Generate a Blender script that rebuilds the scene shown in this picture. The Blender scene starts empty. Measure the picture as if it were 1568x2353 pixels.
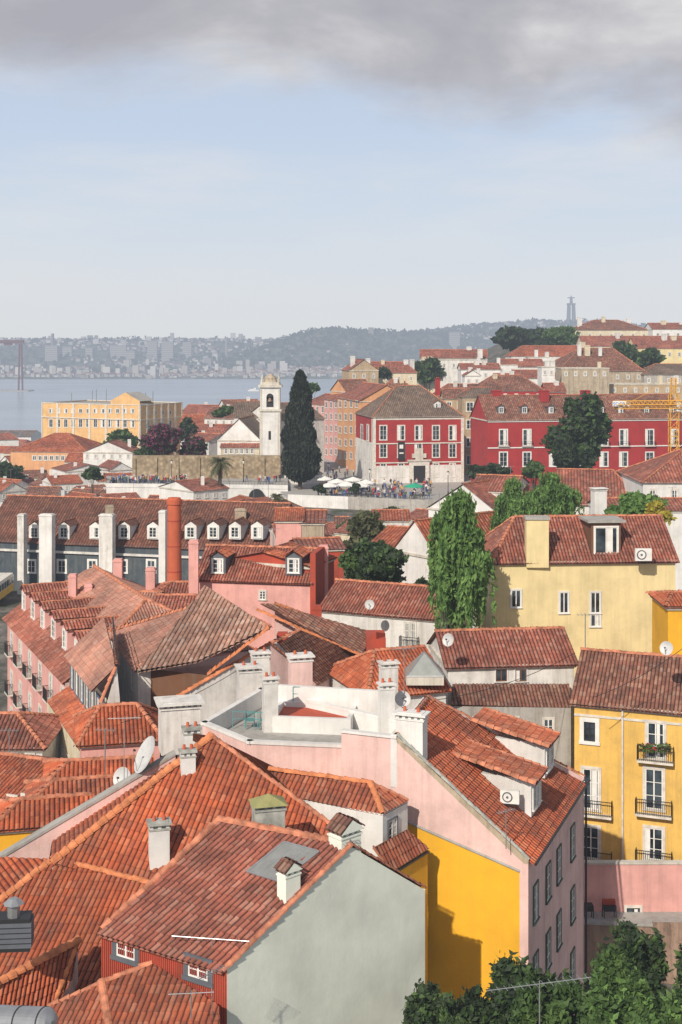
import bpy, math, random
import numpy as np
from mathutils import Vector, noise as mnoise
random.seed(7); rng=np.random.default_rng(7)
F=3000.; CX=784.; HY=795.; CZ=90.
V=Vector
def P(px,py,d): return V(((px-CX)*d/F, d, CZ-(py-HY)*d/F))
def Q(px,py,z): return P(px,py,(CZ-z)*F/(py-HY))
def plane(a,b,c):
    n=(b-a).cross(c-a).normalized()
    if n.z<0: n=-n
    return (a,n)
def onp(px,py,pl):
    r=V(((px-CX)/F,1,-(py-HY)/F)); o=V((0,0,CZ))
    return o+r*((pl[0]-o).dot(pl[1])/r.dot(pl[1]))
def sm(t):
    t=max(0.,min(1.,t)); return t*t*(3-2*t)
# ------------------------------------------------------------ materials
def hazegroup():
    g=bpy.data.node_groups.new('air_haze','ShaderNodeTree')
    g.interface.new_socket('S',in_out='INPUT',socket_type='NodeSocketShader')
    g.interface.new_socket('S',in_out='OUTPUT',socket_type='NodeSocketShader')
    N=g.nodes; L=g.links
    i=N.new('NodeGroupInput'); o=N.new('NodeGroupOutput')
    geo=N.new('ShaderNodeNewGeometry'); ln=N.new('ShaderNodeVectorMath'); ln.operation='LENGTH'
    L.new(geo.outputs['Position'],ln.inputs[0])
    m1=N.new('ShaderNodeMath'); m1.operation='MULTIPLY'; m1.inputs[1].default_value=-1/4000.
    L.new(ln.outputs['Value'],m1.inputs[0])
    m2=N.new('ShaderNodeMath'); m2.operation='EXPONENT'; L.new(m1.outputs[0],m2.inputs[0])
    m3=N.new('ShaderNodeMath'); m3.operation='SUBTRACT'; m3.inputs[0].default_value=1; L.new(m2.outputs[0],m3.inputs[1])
    e=N.new('ShaderNodeEmission'); e.inputs[0].default_value=(.43,.48,.57,1); e.inputs[1].default_value=1  # aerial haze painted into every material as glow, growing with distance from origin
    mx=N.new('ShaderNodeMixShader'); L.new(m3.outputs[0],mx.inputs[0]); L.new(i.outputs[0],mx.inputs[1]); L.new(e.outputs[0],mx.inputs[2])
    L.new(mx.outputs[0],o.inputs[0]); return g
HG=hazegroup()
class M:
    def __init__(s,name):
        s.m=bpy.data.materials.new(name); s.m.use_nodes=True; s.nt=s.m.node_tree; s.nt.nodes.clear()
        s.out=s.n('ShaderNodeOutputMaterial'); s.b=s.n('ShaderNodeBsdfPrincipled')
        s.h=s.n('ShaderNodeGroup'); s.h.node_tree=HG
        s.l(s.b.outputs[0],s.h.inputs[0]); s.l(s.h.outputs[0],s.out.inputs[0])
        s.m.cycles.emission_sampling='NONE'
    def n(s,t,**k):
        x=s.nt.nodes.new(t)
        for a,b in k.items(): setattr(x,a,b)
        return x
    def l(s,a,b): s.nt.links.new(a,b)
    def math(s,op,a,b=None,c=None):
        x=s.n('ShaderNodeMath',operation=op)
        for i,v in enumerate((a,b,c)):
            if v is None: continue
            if isinstance(v,(int,float)): x.inputs[i].default_value=v
            else: s.l(v,x.inputs[i])
        return x.outputs[0]
    def noise(s,vec,scale,detail=4,rough=.55):
        x=s.n('ShaderNodeTexNoise'); x.inputs['Scale'].default_value=scale; x.inputs['Detail'].default_value=detail; x.inputs['Roughness'].default_value=rough
        s.l(vec,x.inputs['Vector']); return x.outputs['Fac']
    def ramp(s,fac,stops):
        x=s.n('ShaderNodeValToRGB'); e=x.color_ramp.elements
        while len(e)<len(stops): e.new(.5)
        for i,(p,c) in enumerate(stops):
            e[i].position=p; e[i].color=(*c,1) if len(c)==3 else c
        s.l(fac,x.inputs[0]); return x.outputs[0]
    def mix(s,f,a,b,bt='MIX'):
        x=s.n('ShaderNodeMix',data_type='RGBA',blend_type=bt)
        for i,v in ((0,f),(6,a),(7,b)):
            if isinstance(v,(int,float)): x.inputs[i].default_value=v
            elif isinstance(v,tuple): x.inputs[i].default_value=(*v,1)
            else: s.l(v,x.inputs[i])
        return x.outputs[2]
    def pos(s): return s.n('ShaderNodeNewGeometry').outputs['Position']
    def mapv(s,v,sc):
        x=s.n('ShaderNodeMapping'); x.inputs['Scale'].default_value=sc; s.l(v,x.inputs[0]); return x.outputs[0]
    def bump(s,h,dist,st=.6):
        x=s.n('ShaderNodeBump'); x.inputs['Strength'].default_value=st; x.inputs['Distance'].default_value=dist
        s.l(h,x.inputs['Height']); s.l(x.outputs[0],s.b.inputs['Normal'])
def sc(c,k): return tuple(min(1,max(0,x*k)) for x in c)
def plaster(name,col,dirt=.35,dcol=(.16,.13,.10),rough=.9):
    m=M(name); p=m.pos()
    base=m.ramp(m.noise(p,.35,6,.6),[(.3,sc(col,.80)),(.55,col),(.75,sc(col,1.08))])
    st=m.noise(m.mapv(p,(1.8,1.8,.11)),1.0,7,.7)
    stm=m.ramp(st,[(.47,(0,0,0)),(.75,(1,1,1))])
    blot=m.ramp(m.noise(p,1.1,7,.72),[(.47,(0,0,0)),(.76,(1,1,1))])
    f=m.math('MULTIPLY',m.math('ADD',m.math('MULTIPLY',stm,.9),m.math('MULTIPLY',blot,.6)),dirt)
    c=m.mix(f,base,dcol)
    m.l(c,m.b.inputs['Base Color']); m.b.inputs['Roughness'].default_value=rough
    m.bump(m.noise(p,7,5,.7),.02,.5)
    return m.m
def tile(name,cols,pitch=.25,row=.42,flat=False,stain=.4,dark=(.075,.05,.04),lich=.12,valley=.22):
    m=M(name); uv=m.n('ShaderNodeUVMap').outputs[0]; p=m.pos()
    sx=m.n('ShaderNodeSeparateXYZ'); m.l(uv,sx.inputs[0])
    uu=m.math('DIVIDE',sx.outputs[0],pitch); vv=m.math('DIVIDE',sx.outputs[1],row)
    cb=m.n('ShaderNodeCombineXYZ'); m.l(m.math('FLOOR',uu),cb.inputs[0]); m.l(m.math('FLOOR',vv),cb.inputs[1])
    wn=m.n('ShaderNodeTexWhiteNoise',noise_dimensions='2D'); m.l(cb.outputs[0],wn.inputs['Vector'])
    base=m.ramp(wn.outputs['Value'],[(0,cols[0]),(.3,cols[1]),(.75,cols[2]),(1,cols[3] if len(cols)>3 else sc(cols[2],1.3))])
    mid=tuple((a+b)/2 for a,b in zip(cols[1],cols[2]))
    base=m.mix(.4,base,mid)
    big=m.ramp(m.noise(p,.18,5,.65),[(.34,(.58,.6,.62)),(.64,(1.14,1.12,1.1))]); base=m.mix(1.,base,big,'MULTIPLY')
    n1=m.ramp(m.noise(p,.6,8,.72),[(.43,(0,0,0)),(.68,(1,1,1))])
    c=m.mix(m.math('MULTIPLY',n1,stain),base,dark)
    n2=m.ramp(m.noise(p,1.9,7,.75),[(.52,(0,0,0)),(.70,(1,1,1))])
    c=m.mix(m.math('MULTIPLY',n2,lich),c,(.40,.33,.26))
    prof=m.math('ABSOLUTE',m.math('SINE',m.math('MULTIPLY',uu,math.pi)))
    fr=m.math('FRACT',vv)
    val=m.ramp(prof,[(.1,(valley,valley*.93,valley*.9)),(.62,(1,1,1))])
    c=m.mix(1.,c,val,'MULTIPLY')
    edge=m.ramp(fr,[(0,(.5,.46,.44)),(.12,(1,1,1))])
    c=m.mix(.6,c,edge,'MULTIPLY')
    m.l(c,m.b.inputs['Base Color']); m.b.inputs['Roughness'].default_value=.82
    if flat:
        h=m.math('SUBTRACT',prof,m.math('MULTIPLY',fr,.5)); m.bump(h,.09,.9)
    else: m.bump(m.noise(p,12,3),.015,.5)
    return m.m
def plain(name,col,rough=.6,metal=0,var=.12):
    m=M(name); p=m.pos()
    m.l(m.ramp(m.noise(p,2.2,4),[(.3,sc(col,1-var)),(.7,sc(col,1+var))]),m.b.inputs['Base Color'])
    m.b.inputs['Roughness'].default_value=rough; m.b.inputs['Metallic'].default_value=metal
    return m.m
def glassm(name,col=(.02,.028,.035)):
    m=M(name); p=m.pos()
    m.l(m.ramp(m.noise(p,.9,2),[(.35,sc(col,.6)),(.65,sc(col,3.0))]),m.b.inputs['Base Color'])
    m.b.inputs['Roughness'].default_value=.12; return m.m
def leafm(name,a,b,c,scale=.7):
    m=M(name); p=m.pos()
    n=m.math('ADD',m.math('MULTIPLY',m.noise(p,scale,3),.65),m.math('MULTIPLY',m.noise(p,scale*6,2),.35))
    m.l(m.ramp(n,[(.35,a),(.5,b),(.66,c)]),m.b.inputs['Base Color']); m.b.inputs['Roughness'].default_value=.75
    t=m.n('ShaderNodeBsdfTranslucent'); t.inputs[0].default_value=(*sc(c,1.2),1)
    mx=m.n('ShaderNodeMixShader'); mx.inputs[0].default_value=.22
    m.l(m.b.outputs[0],mx.inputs[1]); m.l(t.outputs[0],mx.inputs[2]); m.l(mx.outputs[0],m.h.inputs[0])
    return m.m
def stonem(name,a,b,scale=1.2):
    m=M(name); p=m.pos()
    v=m.n('ShaderNodeTexVoronoi'); v.inputs['Scale'].default_value=scale; m.l(p,v.inputs['Vector'])
    c=m.ramp(m.noise(p,.5,6,.7),[(.3,a),(.7,b)])
    c=m.mix(.7,c,m.ramp(v.outputs['Distance'],[(.1,(1.1,1.1,1.1)),(.8,(.45,.45,.45))]),'MULTIPLY')
    st=m.ramp(m.noise(m.mapv(p,(1,1,.2)),.7,5,.7),[(.45,(0,0,0)),(.75,(1,1,1))])
    c=m.mix(m.math('MULTIPLY',st,.6),c,sc(a,.35))
    m.l(c,m.b.inputs['Base Color']); m.b.inputs['Roughness'].default_value=.95; m.bump(v.outputs['Distance'],.1,.6); return m.m

MT={}
MT['mint']=plaster('mint_plaster',(.74,.78,.69),.16,(.40,.40,.34))
MT['yellow']=plaster('yellow_plaster',(.80,.42,.02),.22,(.4,.23,.06))
MT['pink']=plaster('pink_plaster',(.76,.52,.48),.5,(.3,.2,.17))
MT['pinkd']=plaster('pink_plaster_strong',(.72,.37,.33),.45,(.25,.15,.13))
MT['white']=plaster('white_plaster',(.70,.68,.65),.6,(.2,.18,.15))
MT['whitec']=plaster('white_plaster_clean',(.72,.71,.69),.34,(.28,.26,.23))
MT['cream']=plaster('cream_plaster',(.68,.60,.44),.5)
MT['pale']=plaster('pale_yellow_plaster',(.74,.61,.33),.36,(.34,.27,.15))
MT['ochre']=plaster('ochre_plaster',(.74,.46,.11),.55,(.28,.2,.09))
MT['orange']=plaster('orange_plaster',(.68,.35,.17),.35)
MT['palace']=plaster('palace_plaster',(.74,.46,.20),.3)
MT['red']=plaster('red_plaster',(.36,.028,.03),.35,(.12,.03,.03))
MT['rust']=plaster('rust_plaster',(.42,.065,.035),.55,(.12,.05,.03))
MT['grey']=plaster('grey_plaster',(.42,.40,.37),.7)
MT['tan']=plaster('tan_plaster',(.48,.36,.23),.7)
MT['old']=plaster('old_plaster',(.46,.38,.28),.9,(.12,.1,.07))
MT['brown']=plaster('weathered_concrete',(.34,.23,.17),.9,(.08,.05,.04))
MT['dblue']=plaster('dark_blue_render',(.055,.075,.095),.5,(.2,.2,.18))
MT['stone']=stonem('old_stone_wall',(.26,.19,.12),(.5,.4,.27))
MT['lime']=plaster('limestone_trim',(.60,.56,.49),.55)
MT['wood']=plaster('brown_boards',(.16,.07,.035),.5)
MT['brick']=plaster('red_brick_chimney',(.54,.12,.055),.45,(.25,.07,.04))
OR=[(.20,.05,.026),(.38,.088,.040),(.52,.140,.06),(.58,.26,.16)]
OR2=[(.28,.055,.024),(.48,.098,.034),(.58,.140,.05),(.62,.23,.12)]
RD=[(.16,.055,.040),(.32,.092,.058),(.45,.145,.095),(.52,.27,.20)]
BR=[(.10,.045,.034),(.22,.085,.055),(.34,.14,.095),(.44,.28,.20)]
PK=[(.32,.13,.09),(.46,.20,.145),(.56,.28,.20),(.58,.36,.29)]
BS=[(.22,.10,.07),(.40,.20,.14),(.55,.32,.24),(.66,.48,.40)]
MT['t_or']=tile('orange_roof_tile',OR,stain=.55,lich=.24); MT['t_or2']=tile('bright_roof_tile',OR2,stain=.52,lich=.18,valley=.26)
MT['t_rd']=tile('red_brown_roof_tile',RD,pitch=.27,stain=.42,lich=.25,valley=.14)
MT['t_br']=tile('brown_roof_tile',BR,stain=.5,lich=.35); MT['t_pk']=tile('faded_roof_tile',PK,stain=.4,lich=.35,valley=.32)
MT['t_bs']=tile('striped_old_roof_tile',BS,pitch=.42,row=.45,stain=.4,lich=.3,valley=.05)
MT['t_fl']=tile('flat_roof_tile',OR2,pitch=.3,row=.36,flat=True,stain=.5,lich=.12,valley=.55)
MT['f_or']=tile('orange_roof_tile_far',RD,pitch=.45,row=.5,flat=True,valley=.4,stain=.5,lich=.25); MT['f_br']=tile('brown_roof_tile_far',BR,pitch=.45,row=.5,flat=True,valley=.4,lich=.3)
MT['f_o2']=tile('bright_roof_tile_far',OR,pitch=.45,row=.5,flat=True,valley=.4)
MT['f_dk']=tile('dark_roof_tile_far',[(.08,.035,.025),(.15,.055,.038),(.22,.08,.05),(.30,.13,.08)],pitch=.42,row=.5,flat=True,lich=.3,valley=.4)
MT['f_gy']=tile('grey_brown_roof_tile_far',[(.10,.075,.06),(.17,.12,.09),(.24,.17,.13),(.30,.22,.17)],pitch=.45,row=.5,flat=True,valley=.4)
MT['cap']=plain('ridge_tile',(.45,.17,.095),.85,0,.5); MT['capm']=plain('orange_mortar',(.54,.19,.08),.9,0,.4)
MT['glass']=glassm('window_glass'); MT['frame']=plain('white_window_frame',(.72,.71,.68),.5); MT['sframe']=plain('stone_surround',(.60,.56,.50),.8,0,.2)
MT['green']=plain('dark_green_frame',(.03,.07,.055),.5); MT['iron']=plain('black_iron',(.02,.02,.022),.5); MT['metal']=plain('galvanised_metal',(.42,.43,.44),.35,.7)
MT['dish']=plain('dish_grey',(.5,.5,.5),.5); MT['teal']=plain('teal_metal',(.08,.25,.25),.5); MT['redfl']=plain('red_floor',(.42,.07,.03),.7)
MT['pave']=plain('paving',(.34,.33,.31),.9); MT['concrete']=plaster('grey_concrete',(.38,.37,.35),.6)
MT['bark']=plain('bark',(.09,.065,.045),.95,0,.4)
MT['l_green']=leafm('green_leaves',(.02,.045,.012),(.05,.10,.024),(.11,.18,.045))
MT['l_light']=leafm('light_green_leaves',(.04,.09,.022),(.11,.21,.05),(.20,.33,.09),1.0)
MT['l_dark']=leafm('dark_leaves',(.010,.020,.010),(.024,.044,.018),(.055,.085,.03))
MT['l_cyp']=leafm('cypress_leaves',(.008,.012,.009),(.016,.025,.014),(.035,.05,.025),1.5)
MT['l_mag']=leafm('bougainvillea_flowers',(.05,.05,.03),(.16,.03,.08),(.3,.05,.16))
MT['l_yel']=leafm('yellow_leaves',(.16,.15,.03),(.35,.3,.04),(.5,.4,.05))
MT['l_olive']=leafm('olive_leaves',(.03,.04,.015),(.08,.09,.04),(.16,.16,.08))
MT['awn']=plain('white_canvas',(.76,.75,.72),.8); MT['awng']=plain('green_canvas',(.02,.35,.2),.7)
MT['slate']=plain('slate_grey_frame',(.10,.11,.13),.7)
MT['mossy']=plaster('mossy_cover',(.30,.29,.12),.6,(.12,.12,.05))
MT['capst']=plain('weathered_cap',(.34,.35,.32),.9,0,.35)
# ------------------------------------------------------------ builder
class Obj:
    def __init__(s,name,loc): s.name=name; s.loc=V(loc); s.parts={}
    def part(s,pn,mat):
        return s.parts.setdefault((pn,mat),dict(v=[],f=[],uv=[],n=0))
    def arr(s,pn,mat,verts,faces,uv=None):
        p=s.part(pn,mat); verts=np.asarray(verts,float).reshape(-1,3); faces=np.asarray(faces,int)
        p['v'].append(verts); p['f'].extend((faces+p['n']).tolist()); p['n']+=len(verts)
        p['uv'].append(np.zeros((len(verts),2)) if uv is None else np.asarray(uv,float))
    def poly(s,pn,mat,pts,uv=None): s.arr(pn,mat,[tuple(q) for q in pts],[list(range(len(pts)))],uv)
    def box(s,pn,mat,o,X,Y,Z):
        c=[o,o+X,o+X+Y,o+Y]; c=c+[q+Z for q in c]
        f=[[0,3,2,1],[4,5,6,7],[0,1,5,4],[1,2,6,5],[2,3,7,6],[3,0,4,7]]
        s.arr(pn,mat,[tuple(q) for q in c],f)
    def tube(s,pn,mat,a,b,r,r2=None,n=8):
        a=V(a);b=V(b); r2=r if r2 is None else r2; d=(b-a).normalized()
        x=d.orthogonal().normalized(); y=d.cross(x); vs=[]
        for (c,rr) in ((a,r),(b,r2)):
            for i in range(n):
                t=2*math.pi*i/n; vs.append(tuple(c+x*math.cos(t)*rr+y*math.sin(t)*rr))
        p=s.part(pn,mat); k=p['n']; p['v'].append(np.array(vs)); p['uv'].append(np.zeros((2*n,2))); p['n']+=2*n
        for i in range(n): p['f'].append([k+i,k+(i+1)%n,k+n+(i+1)%n,k+n+i])
        p['f'].append([k+i for i in range(n)][::-1]); p['f'].append([k+n+i for i in range(n)])
    def done(s):
        e=bpy.data.objects.new(s.name,None); e.location=s.loc; e.empty_display_size=.5
        bpy.context.scene.collection.objects.link(e)
        for (pn,mat),p in s.parts.items():
            v=np.concatenate(p['v'])-np.array(s.loc); uv=np.concatenate(p['uv'])
            me=bpy.data.meshes.new(pn); me.from_pydata(v.tolist(),[],p['f'])
            ul=me.uv_layers.new(name='UVMap'); li=np.empty(len(me.loops),dtype=np.int32); me.loops.foreach_get('vertex_index',li)
            ul.data.foreach_set('uv',uv[li].ravel())
            me.materials.append(MT[mat]); ob=bpy.data.objects.new(pn,me); ob.parent=e
            bpy.context.scene.collection.objects.link(ob)
        return e
def roof(o,pts,mat,geo=True,pitch=.25,row=.42,amp=.085,ext=.25,vdir=None,seg=6,pn='roof',under=True):
    if mat=='t_rd': pitch=.27
    if mat=='t_bs': pitch=.42; row=.45
    n=V((0,0,0))
    for i in range(len(pts)):
        a=pts[i]; b=pts[(i+1)%len(pts)]; n+=V(((a.y-b.y)*(a.z+b.z),(a.z-b.z)*(a.x+b.x),(a.x-b.x)*(a.y+b.y)))
    n.normalize()
    if n.z<0: n=-n
    eu=(pts[1]-pts[0]); eu=(eu-n*eu.dot(n)).normalized(); ev=n.cross(eu)
    if ev.z<0: ev=-ev
    if vdir is not None:
        ev=(vdir-n*vdir.dot(n)).normalized()
    c=eu.dot(ev); uvp=[]
    for q in pts:
        d=q-pts[0]; pu=d.dot(eu); pv=d.dot(ev); v=(pv-pu*c)/(1-c*c); u=pu-v*c; uvp.append([u,v])
    vm=min(q[1] for q in uvp)
    for q in uvp:
        if q[1]<vm+.35: q[1]-=ext
    uvp=np.array(uvp); o0=np.array(pts[0]); eu_=np.array(eu); ev_=np.array(ev); n_=np.array(n)
    if under or not geo:
        k=-.04 if geo else .03
        o.arr(pn+('_deck' if geo else ''),mat,o0+uvp[:,:1]*eu_+uvp[:,1:]*ev_+k*n_,[list(range(len(pts)))],uvp)
    if not geo: return
    u0,u1=uvp[:,0].min()+1e-4,uvp[:,0].max()-1e-4
    us=np.arange(u0,u1,pitch/seg); us=np.append(us,u1)
    lo=np.full(len(us),1e9); hi=np.full(len(us),-1e9)
    for i in range(len(pts)):
        a=uvp[i]; b=uvp[(i+1)%len(pts)]
        if abs(a[0]-b[0])<1e-6: continue
        t=(us-a[0])/(b[0]-a[0]); ok=(t>=-1e-6)&(t<=1+1e-6); v=a[1]+t*(b[1]-a[1])
        lo=np.where(ok,np.minimum(lo,v),lo); hi=np.where(ok,np.maximum(hi,v),hi)
    hi=np.maximum(hi,lo)
    v0=lo.min(); rows=np.arange(v0,hi.max()+row,row); vs=[];hs=[]
    for r in rows: vs+= [r,r+row*.97]; hs+=[.03,0]
    vs=np.array(vs);hs=np.array(hs)
    VV=np.clip(vs[None,:],lo[:,None],hi[:,None])
    prof=amp*np.abs(np.sin(np.pi*us/pitch))**.8
    jit=rng.normal(0,.008,(len(us)//seg+2,len(rows)))
    J=np.repeat(jit[(np.arange(len(us))//seg)],2,axis=1)
    sag=.03*np.sin(us[:,None]*.55+1.3)*np.cos(VV*.6)
    W=prof[:,None]+hs[None,:]+J+sag
    pos=o0+us[:,None,None]*eu_+VV[...,None]*ev_+W[...,None]*n_
    nu,nv=VV.shape
    idx=np.arange(nu*nv).reshape(nu,nv)
    dv=VV[:,1:]-VV[:,:-1]
    ok=(dv[:-1]>1e-4)|(dv[1:]>1e-4)
    A=idx[:-1,:-1][ok];B=idx[1:,:-1][ok];C=idx[1:,1:][ok];D=idx[:-1,1:][ok]
    uv=np.stack([np.repeat(us[:,None],nv,1),VV-v0],-1).reshape(-1,2)
    o.arr(pn,mat,pos.reshape(-1,3),np.stack([A,B,C,D],1),uv)
def cap(o,a,b,mat='cap',r=.15,step=.42,pn='ridge_tiles'):
    a=V(a);b=V(b); L=(b-a).length; d=(b-a)/L; x=d.cross(V((0,0,1))).normalized(); y=x.cross(d)
    n=max(1,int(L/step)); k=7; vs=[];fs=[]
    for i in range(n):
        p0=a+d*(L*i/n-.03); p1=a+d*(L*(i+1)/n)
        r0=r*random.uniform(.95,1.1)*1.2; r1=r*.84; s=len(vs); dz=random.uniform(-.015,.02)
        for (p,rr) in ((p0,r0),(p1,r1)):
            for j in range(k):
                t=math.pi*j/(k-1); q=p+x*math.cos(t)*rr+y*(math.sin(t)*rr+.03+dz); vs.append(tuple(q))
        for j in range(k-1): fs.append([s+j,s+j+1,s+k+j+1,s+k+j])
    o.arr(pn,mat,vs,fs)
def wall(o,a,b,zb,mat,pn='walls',zt=None):
    a=V(a);b=V(b)
    if zt is not None: a.z=zt;b.z=zt
    o.poly(pn,mat,[V((a.x,a.y,zb)),V((b.x,b.y,zb)),b,a])
def onp2(px,py,p0,n):
    r=V(((px-CX)/F,1,-(py-HY)/F)); o=V((0,0,CZ)); return o+r*((p0-o).dot(n)/r.dot(n))
class Fc:
    def __init__(s,A,B):
        s.A=V(A); R=V(B)-V(A); R.z=0; s.L=R.length; s.R=R.normalized(); s.N=V((s.R.y,-s.R.x,0)); s.U=V((0,0,1))
    def uz(s,px,py):
        q=onp2(px,py,s.A,s.N); return ((q-s.A).dot(s.R),q.z)
def fb(o,pn,mat,fc,u0,u1,z0,z1,n0,n1):
    p=fc.A+fc.R*u0+fc.N*n0; p=V((p.x,p.y,z0)); o.box(pn,mat,p,fc.R*(u1-u0),fc.N*(n1-n0),fc.U*(z1-z0))
def win(o,fc,u,z,w,h,sur='sframe',fr='frame',fine=True,arch=False,bars=2,fw=.16):
    u0,u1,z0,z1=u-w/2,u+w/2,z-h/2,z+h/2
    if sur:
        fb(o,'window_surrounds',sur,fc,u0-fw,u0,z0,z1,-.02,.07); fb(o,'window_surrounds',sur,fc,u1,u1+fw,z0,z1,-.02,.07)
        fb(o,'window_surrounds',sur,fc,u0-fw,u1+fw,z1,z1+fw,-.02,.075); fb(o,'window_surrounds',sur,fc,u0-fw-.04,u1+fw+.04,z0-fw*.8,z0,-.02,.12)
    fb(o,'window_glass','glass',fc,u0,u1,z0,z1,-.02,.012)
    t=.07 if fine else .1
    if fr:
        fb(o,'window_sashes',fr,fc,u0,u0+t,z0,z1,.012,.045); fb(o,'window_sashes',fr,fc,u1-t,u1,z0,z1,.012,.045)
        fb(o,'window_sashes',fr,fc,u0+t,u1-t,z1-t,z1,.012,.043); fb(o,'window_sashes',fr,fc,u0+t,u1-t,z0,z0+t,.012,.043)
        fb(o,'window_sashes',fr,fc,u-t*.6,u+t*.6,z0+t,z1-t,.012,.041)
        for i in range(1,bars+1):
            zz=z0+h*i/(bars+1); fb(o,'window_sashes',fr,fc,u0+t,u1-t,zz-.02,zz+.02,.012,.035)
        if fine and w>.5 and random.random()<.6:
            c0=u0+t if random.random()<.5 else u+t; fb(o,'curtains','frame',fc,c0,c0+(w/2-2*t)*random.uniform(.5,.95),z0+t,z1-t,.012,.02)
def wpx(o,fc,lst,**k):
    for (cx,cy,w,h) in lst:
        u,z=fc.uz(cx,cy); ua,_=fc.uz(cx-w/2,cy); ub,_=fc.uz(cx+w/2,cy); _,za=fc.uz(cx,cy-h/2); _,zb=fc.uz(cx,cy+h/2)
        win(o,fc,u,z,abs(ub-ua),abs(za-zb),**k)
def balcony(o,fc,u,z,w,dep=.55,h=1.0,step=.13):
    fb(o,'balcony_slabs','sframe',fc,u-w/2,u+w/2,z-.14,z,.0,dep)
    for (a,b,c,d) in ((u-w/2,u+w/2,dep-.05,dep-.01),):
        fb(o,'balcony_railings','iron',fc,a,b,z+h-.04,z+h,c-.01,d+.01); fb(o,'balcony_railings','iron',fc,a,b,z+.08,z+.11,c,d)
    n=int(w/step)
    for i in range(n+1):
        x=u-w/2+w*i/n; fb(o,'balcony_railings','iron',fc,x-.012,x+.012,z,z+h-.04,dep-.045,dep-.02)
    for x in (u-w/2,u+w/2-.03):
        fb(o,'balcony_railings','iron',fc,x,x+.03,z+h-.04,z+h,.07,dep-.02)
        for i in range(4): fb(o,'balcony_railings','iron',fc,x,x+.024,z,z+h-.04,.1+i*.12,.12+i*.12)
def chimb(o,c,w,dp,zb,zt,mat='whitec',R=V((1,0,0)),capm=None,style='slab'):
    """masonry chimney stack: shaft, collar, vent slots, cover slab"""
    R=R.normalized(); N=V((R.y,-R.x,0)); capm=capm or mat; H=zt-zb
    def bx(pn,m,w,dp,z0,z1): o.box(pn,m,V((c.x,c.y,z0))-R*w/2-N*dp/2,R*w,N*dp,V((0,0,z1-z0)))
    if style=='plain':
        bx('chimney_shaft',mat,w,dp,zb,zt-.3); bx('chimney_collar',capm,w*1.08,dp*1.12,zt-.3,zt-.12); bx('chimney_cover',capm,w*.9,dp*.9,zt-.12,zt); return
    ch=min(.36,H*.2)
    bx('chimney_shaft',mat,w,dp,zb,zt-ch)
    bx('chimney_collar',capm,w*1.1,dp*1.1,zt-ch,zt-ch+.07)
    k=max(2,int(w/.35))
    for i in range(k+1):
        x=-w/2+.08+(w-.16)*i/k; o.box('chimney_vents',mat,V((c.x,c.y,zt-ch+.07))+R*(x-.08)-N*dp*.42,R*.16,N*dp*.84,V((0,0,ch-.19)))
    bx('chimney_flue','concrete',w*.8,dp*.6,zt-ch+.07,zt-.13)
    if style=='gable':
        z=zt-.14; a=V((c.x,c.y,z)); hw=w*.6; hd=dp*.62
        p=[a-R*hw-N*hd,a+R*hw-N*hd,a+R*hw+N*hd,a-R*hw+N*hd]; r0=a-N*hd+V((0,0,w*.45)); r1=a+N*hd+V((0,0,w*.45))
        roof(o,[p[3],p[0],r0,r1],'t_br',ext=0,seg=4,pn='chimney_cover'); roof(o,[p[1],p[2],r1,r0],'t_br',ext=0,seg=4,pn='chimney_cover')
        o.poly('chimney_gable',mat,[p[3],p[2],r1]); o.poly('chimney_gable',mat,[p[0],p[1],r0])
    elif style=='pyr':
        z=zt-.14; a=V((c.x,c.y,z)); hw=w*.6; hd=dp*.62
        p=[a-R*hw-N*hd,a+R*hw-N*hd,a+R*hw+N*hd,a-R*hw+N*hd]; t=a+V((0,0,w*.3))
        for i in range(4): o.poly('chimney_cover','mossy',[p[i],p[(i+1)%4],t])
        o.poly('chimney_cover','mossy',p)
    else:
        bx('chimney_cover',capm,w*1.22,dp*1.22,zt-.12,zt-.03); bx('chimney_cover',capm,w*.9,dp*.9,zt-.03,zt)
        if w<1.6:
            for s in (-.25,.25): o.tube('chimney_pots','brick',V((c.x,c.y,zt))+R*w*s,V((c.x,c.y,zt+.22))+R*w*s,.09,.07,8)
def chim(o,px,yt,yb,w,d,mat='whitec',dp=None,R=V((1,.25,0)),**k):
    a=P(px,yt,d); b=P(px,yb,d); ww=w*d/F/1.2; chimb(o,a,ww,dp or ww*.75,b.z-.8,a.z,mat,R,**k)
def dormer(o,fc,u,z,w,h,dep,wallm='whitec',roofm='t_or',geo=False,rise=.5,n0=0.,wn=True,sur='frame',fr='frame'):
    c=fc.A+fc.R*u+fc.N*n0; c=V((c.x,c.y,z)); R=fc.R;N=fc.N;U=V((0,0,1))
    o.box('dormer_walls',wallm,c-R*w/2-N*dep,R*w,N*dep,U*h)
    ov=.18; e=w/2+ov; zz=h-.08
    a=c-R*e+N*ov+U*zz; b=c+R*e+N*ov+U*zz; a2=a-N*(dep+ov); b2=b-N*(dep+ov); r=c+N*ov+U*(h+rise); r2=r-N*(dep+ov)
    roof(o,[a2,a,r,r2],roofm,geo,ext=0,seg=4,pn='dormer_roof'); roof(o,[b,b2,r2,r],roofm,geo,ext=0,seg=4,pn='dormer_roof')
    o.poly('dormer_gable',wallm,[c-R*w/2+U*h,c+R*w/2+U*h,c+U*(h+rise-.08)])
    cap(o,r,r2,r=.1,pn='dormer_ridge')
    if wn:
        f2=Fc(c-R*w/2,c+R*w/2); win(o,f2,w/2,z+h*.5,w*.62,h*.72,sur=sur,fr=fr,fw=.09)
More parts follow.
